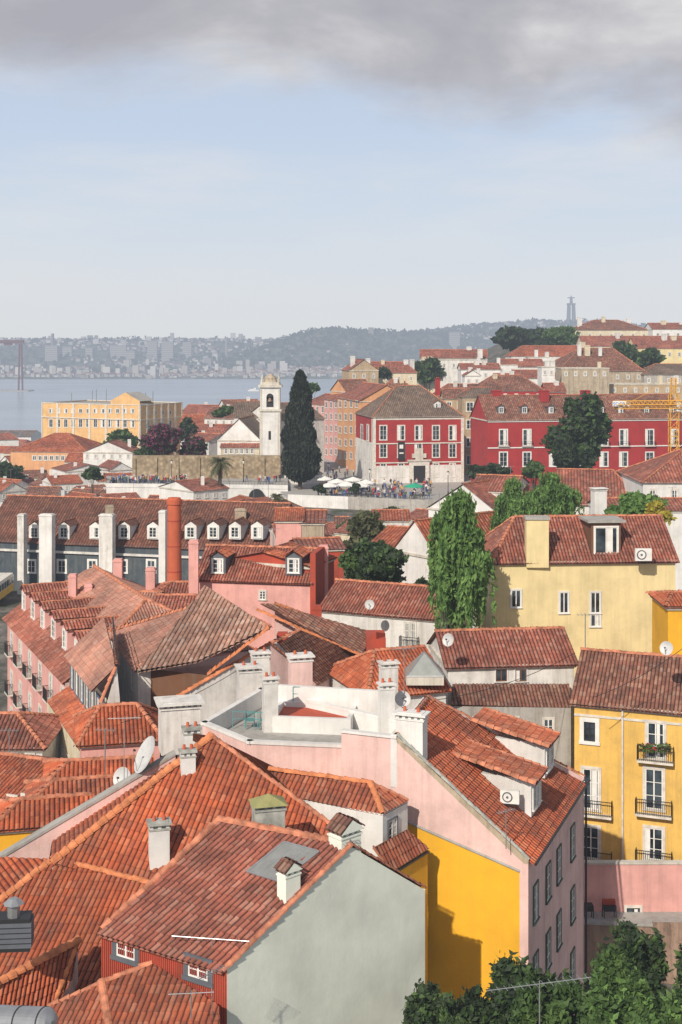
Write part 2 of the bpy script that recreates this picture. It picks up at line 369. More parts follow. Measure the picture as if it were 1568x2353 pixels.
def H(name,xl,xr,dl,dr,ye,yr,depth,wallm,roofm,kind='x',il=0,ir=0,zg=None,geo=None,over=.3,wins=None,cornice='lime',o=None,seg=4,done=True,wk={},capm='cap'):
    a=P(xl,HY,dl);b=P(xr,HY,dr);a.z=b.z=0
    R=(b-a).normalized(); N=V((R.y,-R.x,0)); ze=CZ-(ye-HY)*dl/F; ad=(dl+dr)/2
    d=a-N*depth; c=b-N*depth; own=o is None
    if zg is None: zg=min(T(q.x,q.y) for q in (a,b,c,d))-1
    if own: o=Obj(name,V((*(a+c).xy/2,zg)))
    if geo is None: geo=ad<135
    up=lambda q,z: V((q.x,q.y,z))
    for (p,q) in ((a,b),(b,c),(c,d),(d,a)): wall(o,up(p,ze),up(q,ze),zg,wallm)
    W=(b-a).length; mat=roofm
    if kind=='flat':
        o.poly('roof_terrace','concrete',[up(q,ze-.5) for q in (a,b,c,d)])
        for (p,q) in ((a,b),(b,c),(c,d),(d,a)):
            f=Fc(up(p,0),up(q,0)); fb(o,'parapet',cornice,f,-.1,f.L+.1,ze-.25,ze+.02,-.3,.12)
    else:
        if cornice:
            for (p,q) in ((a,b),(b,c),(d,a)):
                f=Fc(up(p,0),up(q,0)); fb(o,'cornice',cornice,f,-.08,f.L+.08,ze-.3,ze-.02,.003,.14)
        if kind=='x': half=depth/2; zr=CZ-(yr-HY)*(ad+half)/F
        else: half=W/2; zr=CZ-(yr-HY)*ad/F
        zr=max(zr,ze+half*.22); sl=(zr-ze)/half; oz=ze-over*sl
        A=up(a-R*over+N*over,oz);B=up(b+R*over+N*over,oz);C=up(c+R*over-N*over,oz);D=up(d-R*over-N*over,oz)
        if kind=='x':
            m1=(a+d)/2;m2=(b+c)/2
            ra=up(m1+R*(il if il else -over),zr); rb=up(m2-R*(ir if ir else -over),zr)
            roof(o,[A,B,rb,ra],mat,geo,ext=0,seg=seg); roof(o,[C,D,ra,rb],mat,False,ext=0)
            if il: roof(o,[D,A,ra],mat,geo,ext=0,seg=seg); cap(o,A,ra,capm); cap(o,D,ra,capm)
            else: o.poly('gable',wallm,[up(d,ze),up(a,ze),up(m1,zr-.05)])
            if ir: roof(o,[B,C,rb],mat,geo,ext=0,seg=seg); cap(o,B,rb,capm); cap(o,C,rb,capm)
            else: o.poly('gable',wallm,[up(b,ze),up(c,ze),up(m2,zr-.05)])
            cap(o,ra,rb,capm)
        else:
            m1=(a+b)/2;m2=(c+d)/2; ra=up(m1-N*il+N*(0 if il else over),zr); rb=up(m2+N*ir,zr)
            roof(o,[D,A,ra,rb],mat,geo,ext=0,seg=seg); roof(o,[B,C,rb,ra],mat,geo,ext=0,seg=seg)
            if il: roof(o,[A,B,ra],mat,geo,ext=0,seg=seg); cap(o,A,ra,capm); cap(o,B,ra,capm)
            else: o.poly('gable',wallm,[up(a,ze),up(b,ze),up(m1,zr-.05)])
            if ir: roof(o,[C,D,rb],mat,False,ext=0)
            else: o.poly('gable',wallm,[up(c,ze),up(d,ze),up(m2,zr-.05)])
            cap(o,ra,rb,capm)
        if own and ad<420 and random.random()<.45:
            t=ra.lerp(rb,random.random()); h=random.uniform(1.5,3); o.tube('aerial_mast','metal',t,t+V((0,0,h)),.035,n=5)
            for k in range(5): q=t+V((-.5+.25*k,0,h-.1)); o.tube('aerial','metal',q-V((0,.35,0)),q+V((.02,.35,.02)),.014,n=4)
            o.tube('aerial','metal',t+V((-.6,0,h-.1)),t+V((.6,0,h-.1)),.018,n=4)
    fcs=dict(f=Fc(up(a,zg),up(b,zg)),l=Fc(up(d,zg),up(a,zg)),r=Fc(up(b,zg),up(c,zg)))
    if wins:
        for s,l in wins.items(): wpx(o,fcs[s],l,**dict(dict(fine=ad<130,fw=.14 if ad<130 else .2,bars=2 if ad<130 else 1),**wk))
    o.fc=fcs; o.ze=ze; o.zg=zg
    if own and done: o.done()
    return o
# ------------------------------------------------------------ terrain
def nz(x,y,s): return mnoise.noise(V((x/s,y/s,3.3)))
def T(x,y):
    if y<2400:
        z=52.5+3*sm((y-80)/100)
        if y>230: z+=1.5*sm((y-230)/60)
        z+= 4*sm((x-25)/40)*sm((y-240)/60)
        z-= 12*sm((-x-12)/25)*sm((y-205)/40)
        hill=34*sm((x-5)/110)*sm((y-330)/330)
        z+=hill
        e0=480+max(0,x)*3; z=z*(1-sm((y-e0)/520))+3*sm((y-e0)/520)
        if y>1150+max(0,x)*3: z-=10*sm((y-1150-max(0,x)*3)/80)
        return max(z,-7)
    z=-7+12*sm((y-3560-60*nz(x,0,500))/60)
    z+=sm((y-3750)/1300)*(100+26*nz(x,y,700)+12*nz(x,y,220))
    z+=100*math.exp(-((x+60)/230)**2-((y-4150)/330)**2)+55*math.exp(-((x-250)/260)**2-((y-4400)/300)**2)
    z+=78*math.exp(-((x-850)/480)**2-((y-5200)/700)**2)*(1+.2*nz(x,y,150))
    z-= 45*sm((y-6500)/3000)
    return z
def build_ground():
    ys=[-80,-30,0,20,40]+list(np.geomspace(50,1400,90))+list(np.linspace(1450,3450,12))+list(np.linspace(3500,6500,110))+list(np.geomspace(6700,24000,16))
    nx=150; vs=[];fs=[]
    for y in ys:
        for i in range(nx+1):
            t=i/nx*2-1; x=t*(.42*max(y,60)+140); vs.append((x,y,T(x,y)))
    for j in range(len(ys)-1):
        for i in range(nx): k=j*(nx+1)+i; fs.append((k,k+1,k+nx+2,k+nx+1))
    me=bpy.data.meshes.new('ground'); me.from_pydata(vs,[],fs)
    m=M('ground_material'); p=m.pos()
    c=m.ramp(m.noise(p,.02,8,.7),[(.38,(.03,.045,.022)),(.5,(.055,.07,.04)),(.62,(.14,.13,.11)),(.72,(.24,.22,.2))])
    c2=m.ramp(m.noise(p,.25,6,.7),[(.38,(.03,.05,.02)),(.5,(.08,.075,.065)),(.65,(.2,.18,.16))])
    sx=m.n('ShaderNodeSeparateXYZ'); m.l(p,sx.inputs[0])
    f=m.math('GREATER_THAN',sx.outputs[1],900.)
    m.l(m.mix(f,c2,c),m.b.inputs['Base Color']); m.b.inputs['Roughness'].default_value=.95
    me.materials.append(m.m)
    for pl in me.polygons: pl.use_smooth=True
    ob=bpy.data.objects.new('ground',me); bpy.context.scene.collection.objects.link(ob)
    me=bpy.data.meshes.new('river'); me.from_pydata([(-12000,560,0),(12000,560,0),(12000,24000,0),(-12000,24000,0)],[],[(0,1,2,3)])
    m=M('river_water'); p=m.pos()
    m.l(m.ramp(m.noise(m.mapv(p,(.4,1,1)),.004,5),[(.35,(.22,.28,.33)),(.7,(.34,.40,.45))]),m.b.inputs['Base Color']); m.b.inputs['Roughness'].default_value=.22
    h=m.math('ADD',m.noise(m.mapv(p,(.5,1,1)),.12,4),m.noise(m.mapv(p,(.5,1,1)),.02,4)); m.bump(h,.7,.4)
    me.materials.append(m.m); ob=bpy.data.objects.new('river',me); bpy.context.scene.collection.objects.link(ob)
build_ground()
U=V((0,0,1))
# ------------------------------------------------------------ foliage
def leaves(o,pn,mat,C,size,updir=0.,asp=1.6):
    n=len(C); a=rng.normal(size=(n,3)); a[:,2]+=updir; a/=np.linalg.norm(a,axis=1)[:,None]
    b=rng.normal(size=(n,3)); b-= (b*a).sum(1)[:,None]*a; b/=np.linalg.norm(b,axis=1)[:,None]
    s=size*rng.uniform(.55,1.3,(n,1)); A=a*s*asp/2; B=b*s/2
    vs=np.stack([C-A,C+B-A*.1,C+A,C-B-A*.1],1).reshape(-1,3); f=np.arange(4*n).reshape(n,4)
    o.arr(pn,mat,vs,f)
def cloudpts(lobes,n,gap=.0,shell=.5):
    out=[]; w=np.array([l[3]*l[4]+l[4]*l[5] for l in lobes]); w=w/w.sum()
    for l,k in zip(lobes,w):
        m=int(n*k)+8; d=rng.normal(size=(m,3)); d/=np.linalg.norm(d,axis=1)[:,None]
        r=1-shell*rng.random((m,1))**1.5; r*=1+.2*np.sin(d[:,:1]*7+l[0])*np.cos(d[:,2:]*6+l[1])+rng.normal(0,.12,(m,1))
        out.append(np.array(l[:3])+d*r*np.array(l[3:6]))
    return np.concatenate(out)
def limbs(o,base,lobes,r):
    top=V((sum(l[0] for l in lobes)/len(lobes),sum(l[1] for l in lobes)/len(lobes),sum(l[2] for l in lobes)/len(lobes)))
    fork=base.lerp(top,.45); o.tube('trunk','bark',base-V((0,0,.5)),fork,r,r*.7)
    for l in lobes[:9]: 
        e=V(l[:3]); mid=fork.lerp(e,.5)+V((random.uniform(-.3,.3),0,.2)); o.tube('limbs','bark',fork,mid,r*.5,r*.33,6); o.tube('limbs','bark',mid,e,r*.33,r*.12,6)
def tree(name,px,yt,yb,wpx_,d,mat='l_green',n=2500,size=.5,nl=10,mat2=None,dp=None,zg=None,seed=0):
    rr=random.Random(seed or int(px*7+yt)); t=P(px,yt,d); b=P(px,yb,d); w=wpx_*d/F; h=t.z-b.z; dp=dp or w
    zgr=T(t.x,d) if zg is None else zg; o=Obj(name,V((t.x,d,zgr))); lobes=[]
    for i in range(nl):
        k=rr.uniform(.16,.34); ang=rr.uniform(0,6.28); q=rr.uniform(.1,.75)
        lz=b.z+h*rr.uniform(.2,.88); sh=1-.5*abs((lz-b.z)/h-.45)
        lobes.append((t.x+math.cos(ang)*q*w/2*sh*1.2,d+math.sin(ang)*q*dp/2,lz,w*k*sh,dp*k*sh,h*k*.65))
    lobes.append((t.x,d,b.z+h*.5,w*.3,dp*.3,h*.34)); lobes.append((t.x+w*.06,d,t.z-h*.15,w*.16,dp*.16,h*.15))
    limbs(o,V((t.x,d,zgr)),lobes,max(.12,w*.035))
    leaves(o,'foliage',mat,cloudpts(lobes,n),size)
    if mat2: leaves(o,'foliage_accent',mat2,cloudpts(lobes,n//3,shell=.2),size)
    return o.done()
def weeping(name,px,yt,yb,w_,d,n=9000,seed=1,zg=None,low=.5):
    rr=np.random.default_rng(seed); t=P(px,yt,d); b=P(px,yb,d); w=w_*d/F; h=t.z-b.z; zgr=T(t.x,d) if zg is None else zg
    o=Obj(name,V((t.x,d,zgr))); lobes=[]
    for i in range(17):
        a=i*2.4+rr.uniform(0,.6); q=math.sqrt((i+.5)/17)*.95; x=t.x+math.cos(a)*q*w/2*.82; y=d+math.sin(a)*q*w/2*.82
        top=b.z+h*rr.uniform(low,.93)*(1-.22*q*q); lobes.append((x,y,top,w*.13,w*.13,max(.5,h*.07)))
    lobes.append((t.x,d,t.z-h*.08,w*.18,w*.18,h*.08))
    limbs(o,V((t.x,d,zgr)),lobes,.35); pts=[cloudpts(lobes,n//3,shell=.9)]
    for l in lobes:
        for k in range(20):
            a=rr.uniform(0,6.28); r=w*.15*math.sqrt(rr.random()); L=min(h*rr.uniform(.10,.5),l[2]-b.z); m=max(3,int(L/.1)); s=np.linspace(0,1,m)
            x=l[0]+math.cos(a)*r*(1+.3*s); y=l[1]+math.sin(a)*r*(1+.3*s); z=np.maximum(l[2]-s*L,b.z)
            pts.append(np.stack([x,y,z],1)+rr.normal(0,.09,(m,3)))
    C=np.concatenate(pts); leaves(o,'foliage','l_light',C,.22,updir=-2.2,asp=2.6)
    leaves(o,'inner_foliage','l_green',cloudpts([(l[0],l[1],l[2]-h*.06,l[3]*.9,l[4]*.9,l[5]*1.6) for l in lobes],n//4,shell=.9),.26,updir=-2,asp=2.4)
    return o.done()
# ============================================================ FOREGROUND
ze=66.5; C_=Q(235,2137,ze); D_=Q(522,2224,ze); E_=Q(977,2042,ze)
gm=Fc(V((*D_.xy,50)),V((*E_.xy,50))); B_=onp2(807,1942,D_,gm.N)
o=Obj('mint_green_house',V((-2,56,50)))
slope=plane(D_,C_,B_); A_=onp(505,1884,slope)
vd=B_-D_
roof(o,[C_,D_,B_,A_],'t_rd',vdir=vd,seg=8,ext=.3,row=.42,amp=.11)
F_=E_+(A_-B_); roof(o,[E_,F_,A_,B_],'t_rd',seg=6,ext=.1)
cap(o,A_,B_,r=.17); cap(o,B_,D_+(D_-B_)*.03,r=.11,pn='verge_tiles'); cap(o,B_,E_,r=.09,pn='verge_tiles'); cap(o,A_,C_,r=.15,pn='verge_tiles')
o.poly('gable_wall','mint',[V((D_.x,D_.y,50)),V((E_.x,E_.y,50)),E_-V((0,0,.05)),B_-V((0,0,.05)),D_-V((0,0,.05))])
fl=Fc(V((C_.x,C_.y,50)),V((D_.x,D_.y,50))); wall(o,C_-V((0,0,.1)),D_-V((0,0,.1)),50,'rust','side_wall'); wall(o,E_,F_,50,'mint'); wall(o,F_,A_,50,'white'); wall(o,A_,C_,50,'white')
for i in range(60):
    u=fl.L*i/60; fb(o,'corrugated_cladding','rust',fl,u,u+.05,50,ze-.25,0,.035)
for (cx,cy) in ((291,2182),(457,2228)):
    u,z=fl.uz(cx,cy); win(o,fl,u,z,.95,.62,sur='slate',bars=1,fw=.22)
k=[onp(x,y,slope)+slope[1]*.16 for (x,y) in ((570,2008),(648,2032),(735,1962),(655,1940))]
MT['skyl']=plain('skylight_glass',(.30,.31,.30),.15,.3)
o.poly('skylight_glass','skyl',k); 
for i in range(4):
    a=k[i];b=k[(i+1)%4]; o.tube('skylight_frame','metal',a,b,.05,n=6)
for t in (.33,.66): o.tube('skylight_frame','metal',k[0].lerp(k[1],t),k[3].lerp(k[2],t),.025,n=6)
c=onp(664,2058,slope); chimb(o,c,.75,.55,c.z-.5,c.z+1.2,'mint',R=V((1,.9,0)),style='gable')
c=P(793,1935,54.0); chimb(o,c,1.1,.8,c.z-1.2,c.z+.7,'mint',R=V((1,.9,0)),style='gable')
o.done()
o=Obj('mossy_chimney',P(617,1910,58)); chim(o,617,1836,1905,82,58,'capst',style='pyr'); o.done()
def antenna(name,base,h,n=9,L=1.6,ang=.3):
    o=Obj(name,base); t=base+V((0,0,h)); o.tube('mast','metal',base,t,.022,n=6)
    d=V((math.cos(ang),math.sin(ang),0)); s=V((-d.y,d.x,0)); a=t-d*L/2-V((0,0,.1)); o.tube('boom','metal',a,a+d*L,.015,n=5)
    for i in range(n):
        q=a+d*L*(i+.5)/n; w=.16+.12*(i/n); o.tube('elements','metal',q-s*w,q+s*w,.009,n=4)
    o.done()
antenna('tv_antenna',onp(488,2180,slope),.5,12,3.2,-.15)
antenna('tv_antenna',P(488,2330,46.5),1.6,9,1.3,.9)
antenna('tv_antenna',P(440,2340,46),1.0,9,1.6,.1)
antenna('tv_antenna',P(1240,2360,42),1.5,14,3.6,.25)
antenna('tv_antenna',P(805,1945,53.6),.3,6,.9,.5)
o=Obj('low_tiled_house',V((-8,50,50)))
p0=Q(235,2258,65.2); p1=Q(352,2212,65.8); p2=Q(262,2420,64.2)
pl=plane(p0,p1,p2); r_=[onp(x,y,pl) for (x,y) in ((262,2420),(510,2420),(505,2312),(352,2214),(235,2258))]
roof(o,r_,'t_or',seg=6,ext=0); cap(o,r_[4],r_[0],r=.17); cap(o,r_[4],r_[3],r=.12)
p3=Q(112,2314,64.3); pl=plane(p0,p2,p3); r_=[onp(x,y,pl) for (x,y) in ((90,2420),(262,2420),(235,2258),(112,2314))]
roof(o,r_,'t_or',seg=6,ext=0); cap(o,r_[2],r_[3],r=.1)
for q,w_ in ((p3,p0),(p0,p1)): wall(o,q-V((0,0,.1)),w_-V((0,0,.1)),50,'white')
o.done()
o=Obj('red_roofed_house',V((-12,58,50)))
a=Q(125,1974,66.4); b=Q(345,2030,66.1); c=Q(160,2352,62.4); pl=plane(a,b,c)
r_=[onp(x,y,pl) for (x,y) in ((-60,2400),(200,2420),(240,2300),(238,2140),(345,2030),(125,1974),(-60,2118))]
roof(o,r_,'t_or2',seg=6,ext=0,vdir=b-onp(200,2380,pl)); cap(o,a,onp(-60,2118,pl),'capm',r=.17); cap(o,a,b,'capm',r=.14)
d=Q(-60,1968,66.0); pl2=plane(a,d,onp(-60,2118,pl)+V((0,0,-.1))); roof(o,[onp(-60,2112,pl),a,d],'t_or2',ext=0)
a2=Q(180,2164,65.1); b2=Q(-30,2274,65.1); pl3=plane(a2,b2,Q(120,2310,63.6))
r_=[onp(x,y,pl3) for (x,y) in ((-30,2400),(115,2330),(165,2250),(180,2164),(-30,2274))]; roof(o,r_,'t_or2',ext=0,vdir=r_[3]-r_[2]); cap(o,a2,b2,'capm',r=.18); cap(o,a2,onp(115,2330,pl3),'capm',r=.12)
wall(o,onp(115,2330,pl3),a2,50,'white'); wall(o,onp(-30,2400,pl3),onp(115,2330,pl3),50,'white')
o.done()
o=Obj('ventilation_unit',P(30,2190,50)); q=P(-10,2190,50)
for i in range(5): o.box('louvre','slate',q+V((0,0,.15+i*.2)),V((1.35,.1,0)),V((-.1,.9,0)),V((0,0,.15)))
o.box('body','iron',q+V((.04,.04,0)),V((1.25,.1,0)),V((-.1,.8,0)),V((0,0,1.25))); o.tube('flue','metal',q+V((.6,.4,1.2)),q+V((.6,.4,1.75)),.25); o.tube('cowl','metal',q+V((.6,.4,1.75)),q+V((.6,.4,1.95)),.4,.15); o.done()
o=Obj('metal_water_tank',P(50,2340,44)); a=P(-40,2345,44.5);b=P(110,2352,43.4); ax=(b-a).normalized()
o.tube('shell','metal',a,b,.52,n=32); o.tube('end_cap','metal',b,b+ax*.16,.52,.38,n=32); o.tube('end_cap2','metal',b+ax*.16,b+ax*.22,.38,.12,n=32)
for t in (.2,.6,.95): q=a.lerp(b,t); o.tube('band','iron',q,q+ax*.05,.535,n=32)
for t in (.2,.8): q=a.lerp(b,t); o.box('leg','iron',q+V((-.05,-.3,-1.6)),V((.1,0,0)),V((0,.6,0)),V((0,0,1.2)))
o.done()
# --- central big roof
o=Obj('large_orange_roofed_house',V((-7,66,50)))
L4=Q(120,1984,66.4); T4=Q(487,1692,70.6); R4=Q(762,1897,67.55); pl4=plane(L4,T4,R4)
r_=[onp(x,y,pl4) for (x,y) in ((120,1984),(420,2068),(640,2050),(770,1903),(487,1692))]
roof(o,[r_[0],r_[1],r_[2],r_[3],r_[4]],'t_or2',pitch=.25,ext=0,seg=6,row=.42,amp=.06)
cap(o,r_[4],r_[0],'capm',r=.2); cap(o,r_[4],r_[3],r=.12)
roof(o,[r_[3]+V((1.5,5,-1)),r_[3]+V((-8,11,-2)),T4+V((-1,.5,0)),T4],'t_or2',geo=False,ext=0)
wall(o,r_[4]-V((0,0,.2)),r_[3]-V((0,0,.2)),50,'pink'); wall(o,r_[0]-V((0,0,.2)),r_[4]-V((0,0,.2)),50,'white')
for (px,yt,yb,w) in ((366,1884,1975,54),(432,1720,1768,40)):
    c=onp(px,yb,pl4); dd=c.y; chim(o,px,yt,yb,w,dd,'whitec',capm='capst')
chim(o,441,1668,1715,44,66.5,'whitec',capm='capst')
a=Q(400,1728,69.7); b=Q(-60,2000,64.9); d=(b-a).normalized(); s=V((-d.y,d.x,0)).normalized()
if s.y>0: s=-s
o.box('parapet','concrete',a,b-a,s*.55,V((0,0,.14)))
o.box('parapet_wall','pink',a+s*.5-V((0,0,3)),b-a,-s*.4,V((0,0,3)))
e0=a.lerp(b,.62)+s*.5-V((0,0,.75)); e1=a.lerp(b,.08)+s*.5-V((0,0,.5))
roof(o,[e0,e1,r_[4].lerp(r_[0],.06),r_[0]],'t_or2',ext=0)
o.done()
def dish(name,base,h,r,look):
    o=Obj(name,base); t=base+V((0,0,h)); o.tube('pole','metal',base,t,.03,n=6); look=V(look).normalized()
    x=look.cross(V((0,0,1))).normalized(); y=x.cross(look); vs=[tuple(t)];fs=[];n=24
    for j in range(1,5):
        for i in range(n):
            a=2*math.pi*i/n; q=t+(x*math.cos(a)+y*math.sin(a))*r*j/4+look*(.28*r*(j/4)**2); vs.append(tuple(q))
    for i in range(n): fs.append([0,1+i,1+(i+1)%n])
    o.arr('reflector','dish',vs,fs)
    fs=[]
    for j in range(3):
        for i in range(n): fs.append([1+j*n+i,1+j*n+(i+1)%n,1+(j+1)*n+(i+1)%n,1+(j+1)*n+i])
    o.arr('reflector_rim','dish',vs,fs)
    f=t+look*r*.95; o.tube('arm','metal',t-y*r*.95+look*.2*r,f,.018,n=5); o.tube('lnb','iron',f,f-look*.12,.05,n=8); o.done()
dish('satellite_dish',Q(343,1800,68.3),1.35,.95,(-.75,-.35,.45))
dish('satellite_dish',Q(285,1830,67.6),.9,.55,(-.5,-.8,.35))
antenna('tv_antenna',Q(286,1840,67.5),4.2,8,1.6,.1)
dish('satellite_dish',P(925,1640,74),.85,.45,(.1,-1,.4)); antenna('tv_antenna',P(929,1640,74),3.8,8,1.4,.3)
# --- small white attic house
o=Obj('white_attic_house',V((0,63,50)))
a=Q(620,1768,68.9);b=Q(852,1800,68.9);c=Q(880,1870,68.05);d=Q(690,1835,68.05);e=Q(937,1840,68.05)
roof(o,[d,c,b,a],'t_or',ext=.05); roof(o,[c,e,b],'t_or',ext=.05); cap(o,a,b,'capm',r=.14); cap(o,b,c,'capm',r=.14); cap(o,b,e,r=.1)
roof(o,[e,a+V((1.5,3,-.8)),a,b],'t_or',geo=False,ext=0)
wall(o,d,c,50,'whitec'); wall(o,c,e,50,'whitec'); f=Fc(V((c.x,c.y,50)),V((e.x,e.y,50)))
u,z=f.uz(901,1908); win(o,f,u,z,.75,1.1,sur='slate',fw=.06)
a=Q(855,1948,67);b=Q(934,1906,67);c=Q(983,1950,65.9);d=Q(898,2003,65.9)
roof(o,[d,c,b,a],'t_or',ext=0); cap(o,a,d,r=.1); wall(o,d,c,50,'yellow'); o.tube('drain_pipe','iron',c+V((-.25,-.15,0)),V((c.x-.25,c.y-.15,50)),.06)
o.tube('gutter','iron',d+V((0,-.1,-.1)),c+V((0,-.1,-.1)),.07); o.done()
# --- pink apartment house with yellow lower gable
N_=P(1215,1975,62.2); K_=Q(1342,1785,65.6); S_=Q(985,1602,70.8)
tl=P(785,1682,65.6); g=Fc(V((*tl.xy,50)),V((N_.x,N_.y,50)))
G_=onp2(912,1690,tl,g.N)
o=Obj('pink_apartment_house',V((6,70,50)))
roof(o,[N_,K_,S_,G_],'t_fl',geo=True,pitch=.3,row=.36,amp=.025,ext=.35,seg=4); cap(o,G_,S_,r=.13); cap(o,S_,K_,r=.1); cap(o,G_+V((.0,0,.03)),N_,'capst',r=.1,pn='gable_coping_tiles')
o.poly('gable_wall','pink',[V((tl.x,tl.y,50)),V((N_.x,N_.y,50)),N_-V((0,0,.04)),G_-V((0,0,.04)),tl])
nn=g.N*.06
o.poly('gable_flashing','old',[N_-U*.38+nn*.5,G_-U*.3+nn*.5,G_-U*.02+nn*.5,N_-U*.02+nn*.5])
yl=onp2(926,1882,tl,g.N); yr_=onp2(1195,2000,tl,g.N)
yb=V((yr_.x,yr_.y,50)); o.poly('yellow_gable_lower','yellow',[V((yl.x-.4,yl.y+.15,50))+nn,yb+nn,yr_+nn,yl+V((-.4,.15,.2))+nn])
o.tube('gable_string','concrete',yl+nn,yr_+nn,.07)
o.box('corner_strip','pink',V((yr_.x,yr_.y,50))+nn*1.2,V((N_.x-yr_.x,N_.y-yr_.y,0)),-nn*.9,V((0,0,N_.z-50.2)))
wall(o,K_-V((0,0,.1)),N_-V((0,0,.1)),50,'pink','street_facade'); wall(o,K_,S_,50,'pink')
sf=Fc(V((N_.x,N_.y,50)),V((K_.x,K_.y,50)))
o.tube('gutter','iron',N_+V((.3,-.2,-.15)),K_+V((.3,-.1,-.15)),.07); o.tube('drain_pipe','iron',K_+V((.1,-.1,-.2)),V((K_.x+.1,K_.y-.1,50)),.06)
for zz in (63.0,59.6,56.2):
    for u in (1.3,3.9,6.3,9.6): win(o,sf,u,zz,.85,1.75,sur='green',fr='frame',fw=.08)
zt=69.2; tz=68.2
c1=Q(466,1660,zt);c2=Q(572,1704,zt);c3=V((tl.x,tl.y+2.4,zt))
c5=S_.copy();c5.z=zt;c6=Q(600,1582,zt)
o.poly('terrace_floor','concrete',[V((q.x,q.y,tz)) for q in (c1,c2,c3,V((G_.x,G_.y,0)),c5,c6)])
for p,q in ((c1,c2),(c2,c3),(c5,c6),(c6,c1)):
    wall(o,p,q,50,'pink','terrace_outer_walls'); f=Fc(p,q); fb(o,'terrace_parapet','whitec',f,-.12,f.L+.12,zt-.1,zt+.06,-.28,.06); fb(o,'terrace_inner_wall','whitec',f,0,f.L,tz,zt-.1,-.26,-.03)
f=Fc(c3,V((tl.x,tl.y,0))); wall(o,V((c3.x,c3.y,tl.z)),tl,50,'pink')
f=Fc(V((tl.x,tl.y,0)),V((G_.x,G_.y,0))); fb(o,'gable_coping','whitec',f,0,f.L,tl.z,tl.z+.12,-.3,.08); fb(o,'gable_inner_wall','whitec',f,0,f.L,tz,tl.z-.02,-.28,-.02)
o.box('ridge_parapet','whitec',V((G_.x,G_.y,tz)),V((S_.x-G_.x,S_.y-G_.y,0)),V((-.3,.05,0)),V((0,0,70.8-tz)))
bw0=P(640,1585,77);bw1=P(905,1600,75.5); f=Fc(V((*bw0.xy,tz)),V((*bw1.xy,tz))); fb(o,'terrace_back_wall','whitec',f,0,f.L,tz,70.0,-.3,0)
q0=Q(618,1690,tz+.1);f=Fc(V((q0.x,q0.y+1,tz)),V((q0.x+4.6,q0.y+.4,tz)))
fb(o,'patio_curb','whitec',f,0,4.6,tz,tz+.9,-.25,0);fb(o,'patio_curb','whitec',f,0,4.6,tz,tz+.9,-3.4,-3.1);fb(o,'patio_curb','whitec',f,0,.25,tz,tz+.9,-3.1,-.25);fb(o,'patio_curb','whitec',f,4.35,4.6,tz,tz+.9,-3.1,-.25)
fb(o,'patio_floor','redfl',f,.25,4.35,tz,tz+.6,-3.1,-.25)
for (u0,u1,z,n) in ((-2.2,.0,tz+1.0,-.3),(.8,5,tz+1.75,-3.2)):
    fb(o,'terrace_railing','teal',f,u0,u1,z,z+.04,n,n+.04); fb(o,'terrace_railing','teal',f,u0,u1,z-.4,z-.37,n,n+.03)
    for i in range(4): x=u0+(u1-u0)*i/3; fb(o,'terrace_railing','teal',f,x-.02,x+.02,z-.9,z,n,n+.04)
chim(o,946,1634,1742,78,64.9,'whitec',R=g.R,dp=.8); chim(o,888,1567,1680,40,73,'whitec'); chim(o,893,1518,1580,46,80,'white'); chim(o,621,1553,1660,40,74,'white')
chim(o,690,1502,1590,60,79,'pink',capm='whitec'); chim(o,573,1527,1590,62,80,'white'); chim(o,598,1495,1530,46,83,'white'); chim(o,412,1606,1690,106,73.5,'white')
ru=plane(N_,K_,S_)
for (px,py,w,h) in ((1232,1862,2.0,1.9),(1262,1775,2.0,1.9)):
    c=onp(px,py,ru); R=sf.R;N=sf.N
    o.box('dormer_walls','whitec',c-R*w/2-N*3.4,R*w,N*3.4,U*h)
    a=c-R*(w/2+.35)+N*.3+U*(h-.1);b=c+R*(w/2+.15)+N*.3+U*(h-.1); a2=a-N*4.4+U*1.0;b2=b-N*4.4+U*1.0
    roof(o,[a,b,b2,a2],'t_or',ext=.05,seg=6,pn='dormer_roof',amp=.1); cap(o,a,a2,r=.16); cap(o,b,b2,r=.12)
    fd=Fc(c-R*w/2,c+R*w/2); win(o,fd,w*.27,c.z+h*.5,.62,1.35,sur='frame',fr='frame',fw=.06); win(o,fd,w*.75,c.z+h*.5,.62,1.35,sur='frame',fr='frame',fw=.06)
o.done()
for i in range(2):
    q=Q(575+i*32,1672,68.25); o=Obj('teal_garden_chair',q)
    for dx in (-.25,.22):
        for dy in (-.25,.22): o.box('leg','teal',q+V((dx,dy,0)),V((.03,0,0)),V((0,.03,0)),U*(.45 if dy<0 else .95))
    o.box('seat','teal',q+V((-.25,-.25,.45)),V((.5,0,0)),V((0,.5,0)),U*.04)
    for k in range(5): o.box('back_slats','teal',q+V((-.25+k*.11,.22,.5)),V((.04,0,0)),V((0,.02,0)),U*.42)
    o.done()
def acunit(name,c,R,w=.95,h=.65):
    R=R.normalized();N=V((R.y,-R.x,0)); o=Obj(name,c); o.box('casing','frame',c-R*w/2,R*w,N*.32,V((0,0,h)))
    q=c+N*.325+V((0,0,h/2))-R*w*.12
    o.tube('fan_grille','slate',q,q+N*.015,h*.4,n=24); o.tube('fan_ring','frame',q+N*.015,q+N*.025,h*.3,n=24); o.tube('fan_hub','slate',q+N*.025,q+N*.035,h*.1,n=16)
    o.box('brackets','iron',c-R*w*.4-V((0,0,.08)),R*w*.8,N*.34,V((0,0,.06))); o.done()
acunit('air_conditioner',onp(1170,1838,ru)+V((0,-.5,.1)),V((1,-.25,0)))
antenna('tv_antenna',onp(1163,1950,ru),1.9,7,1.1,.6)
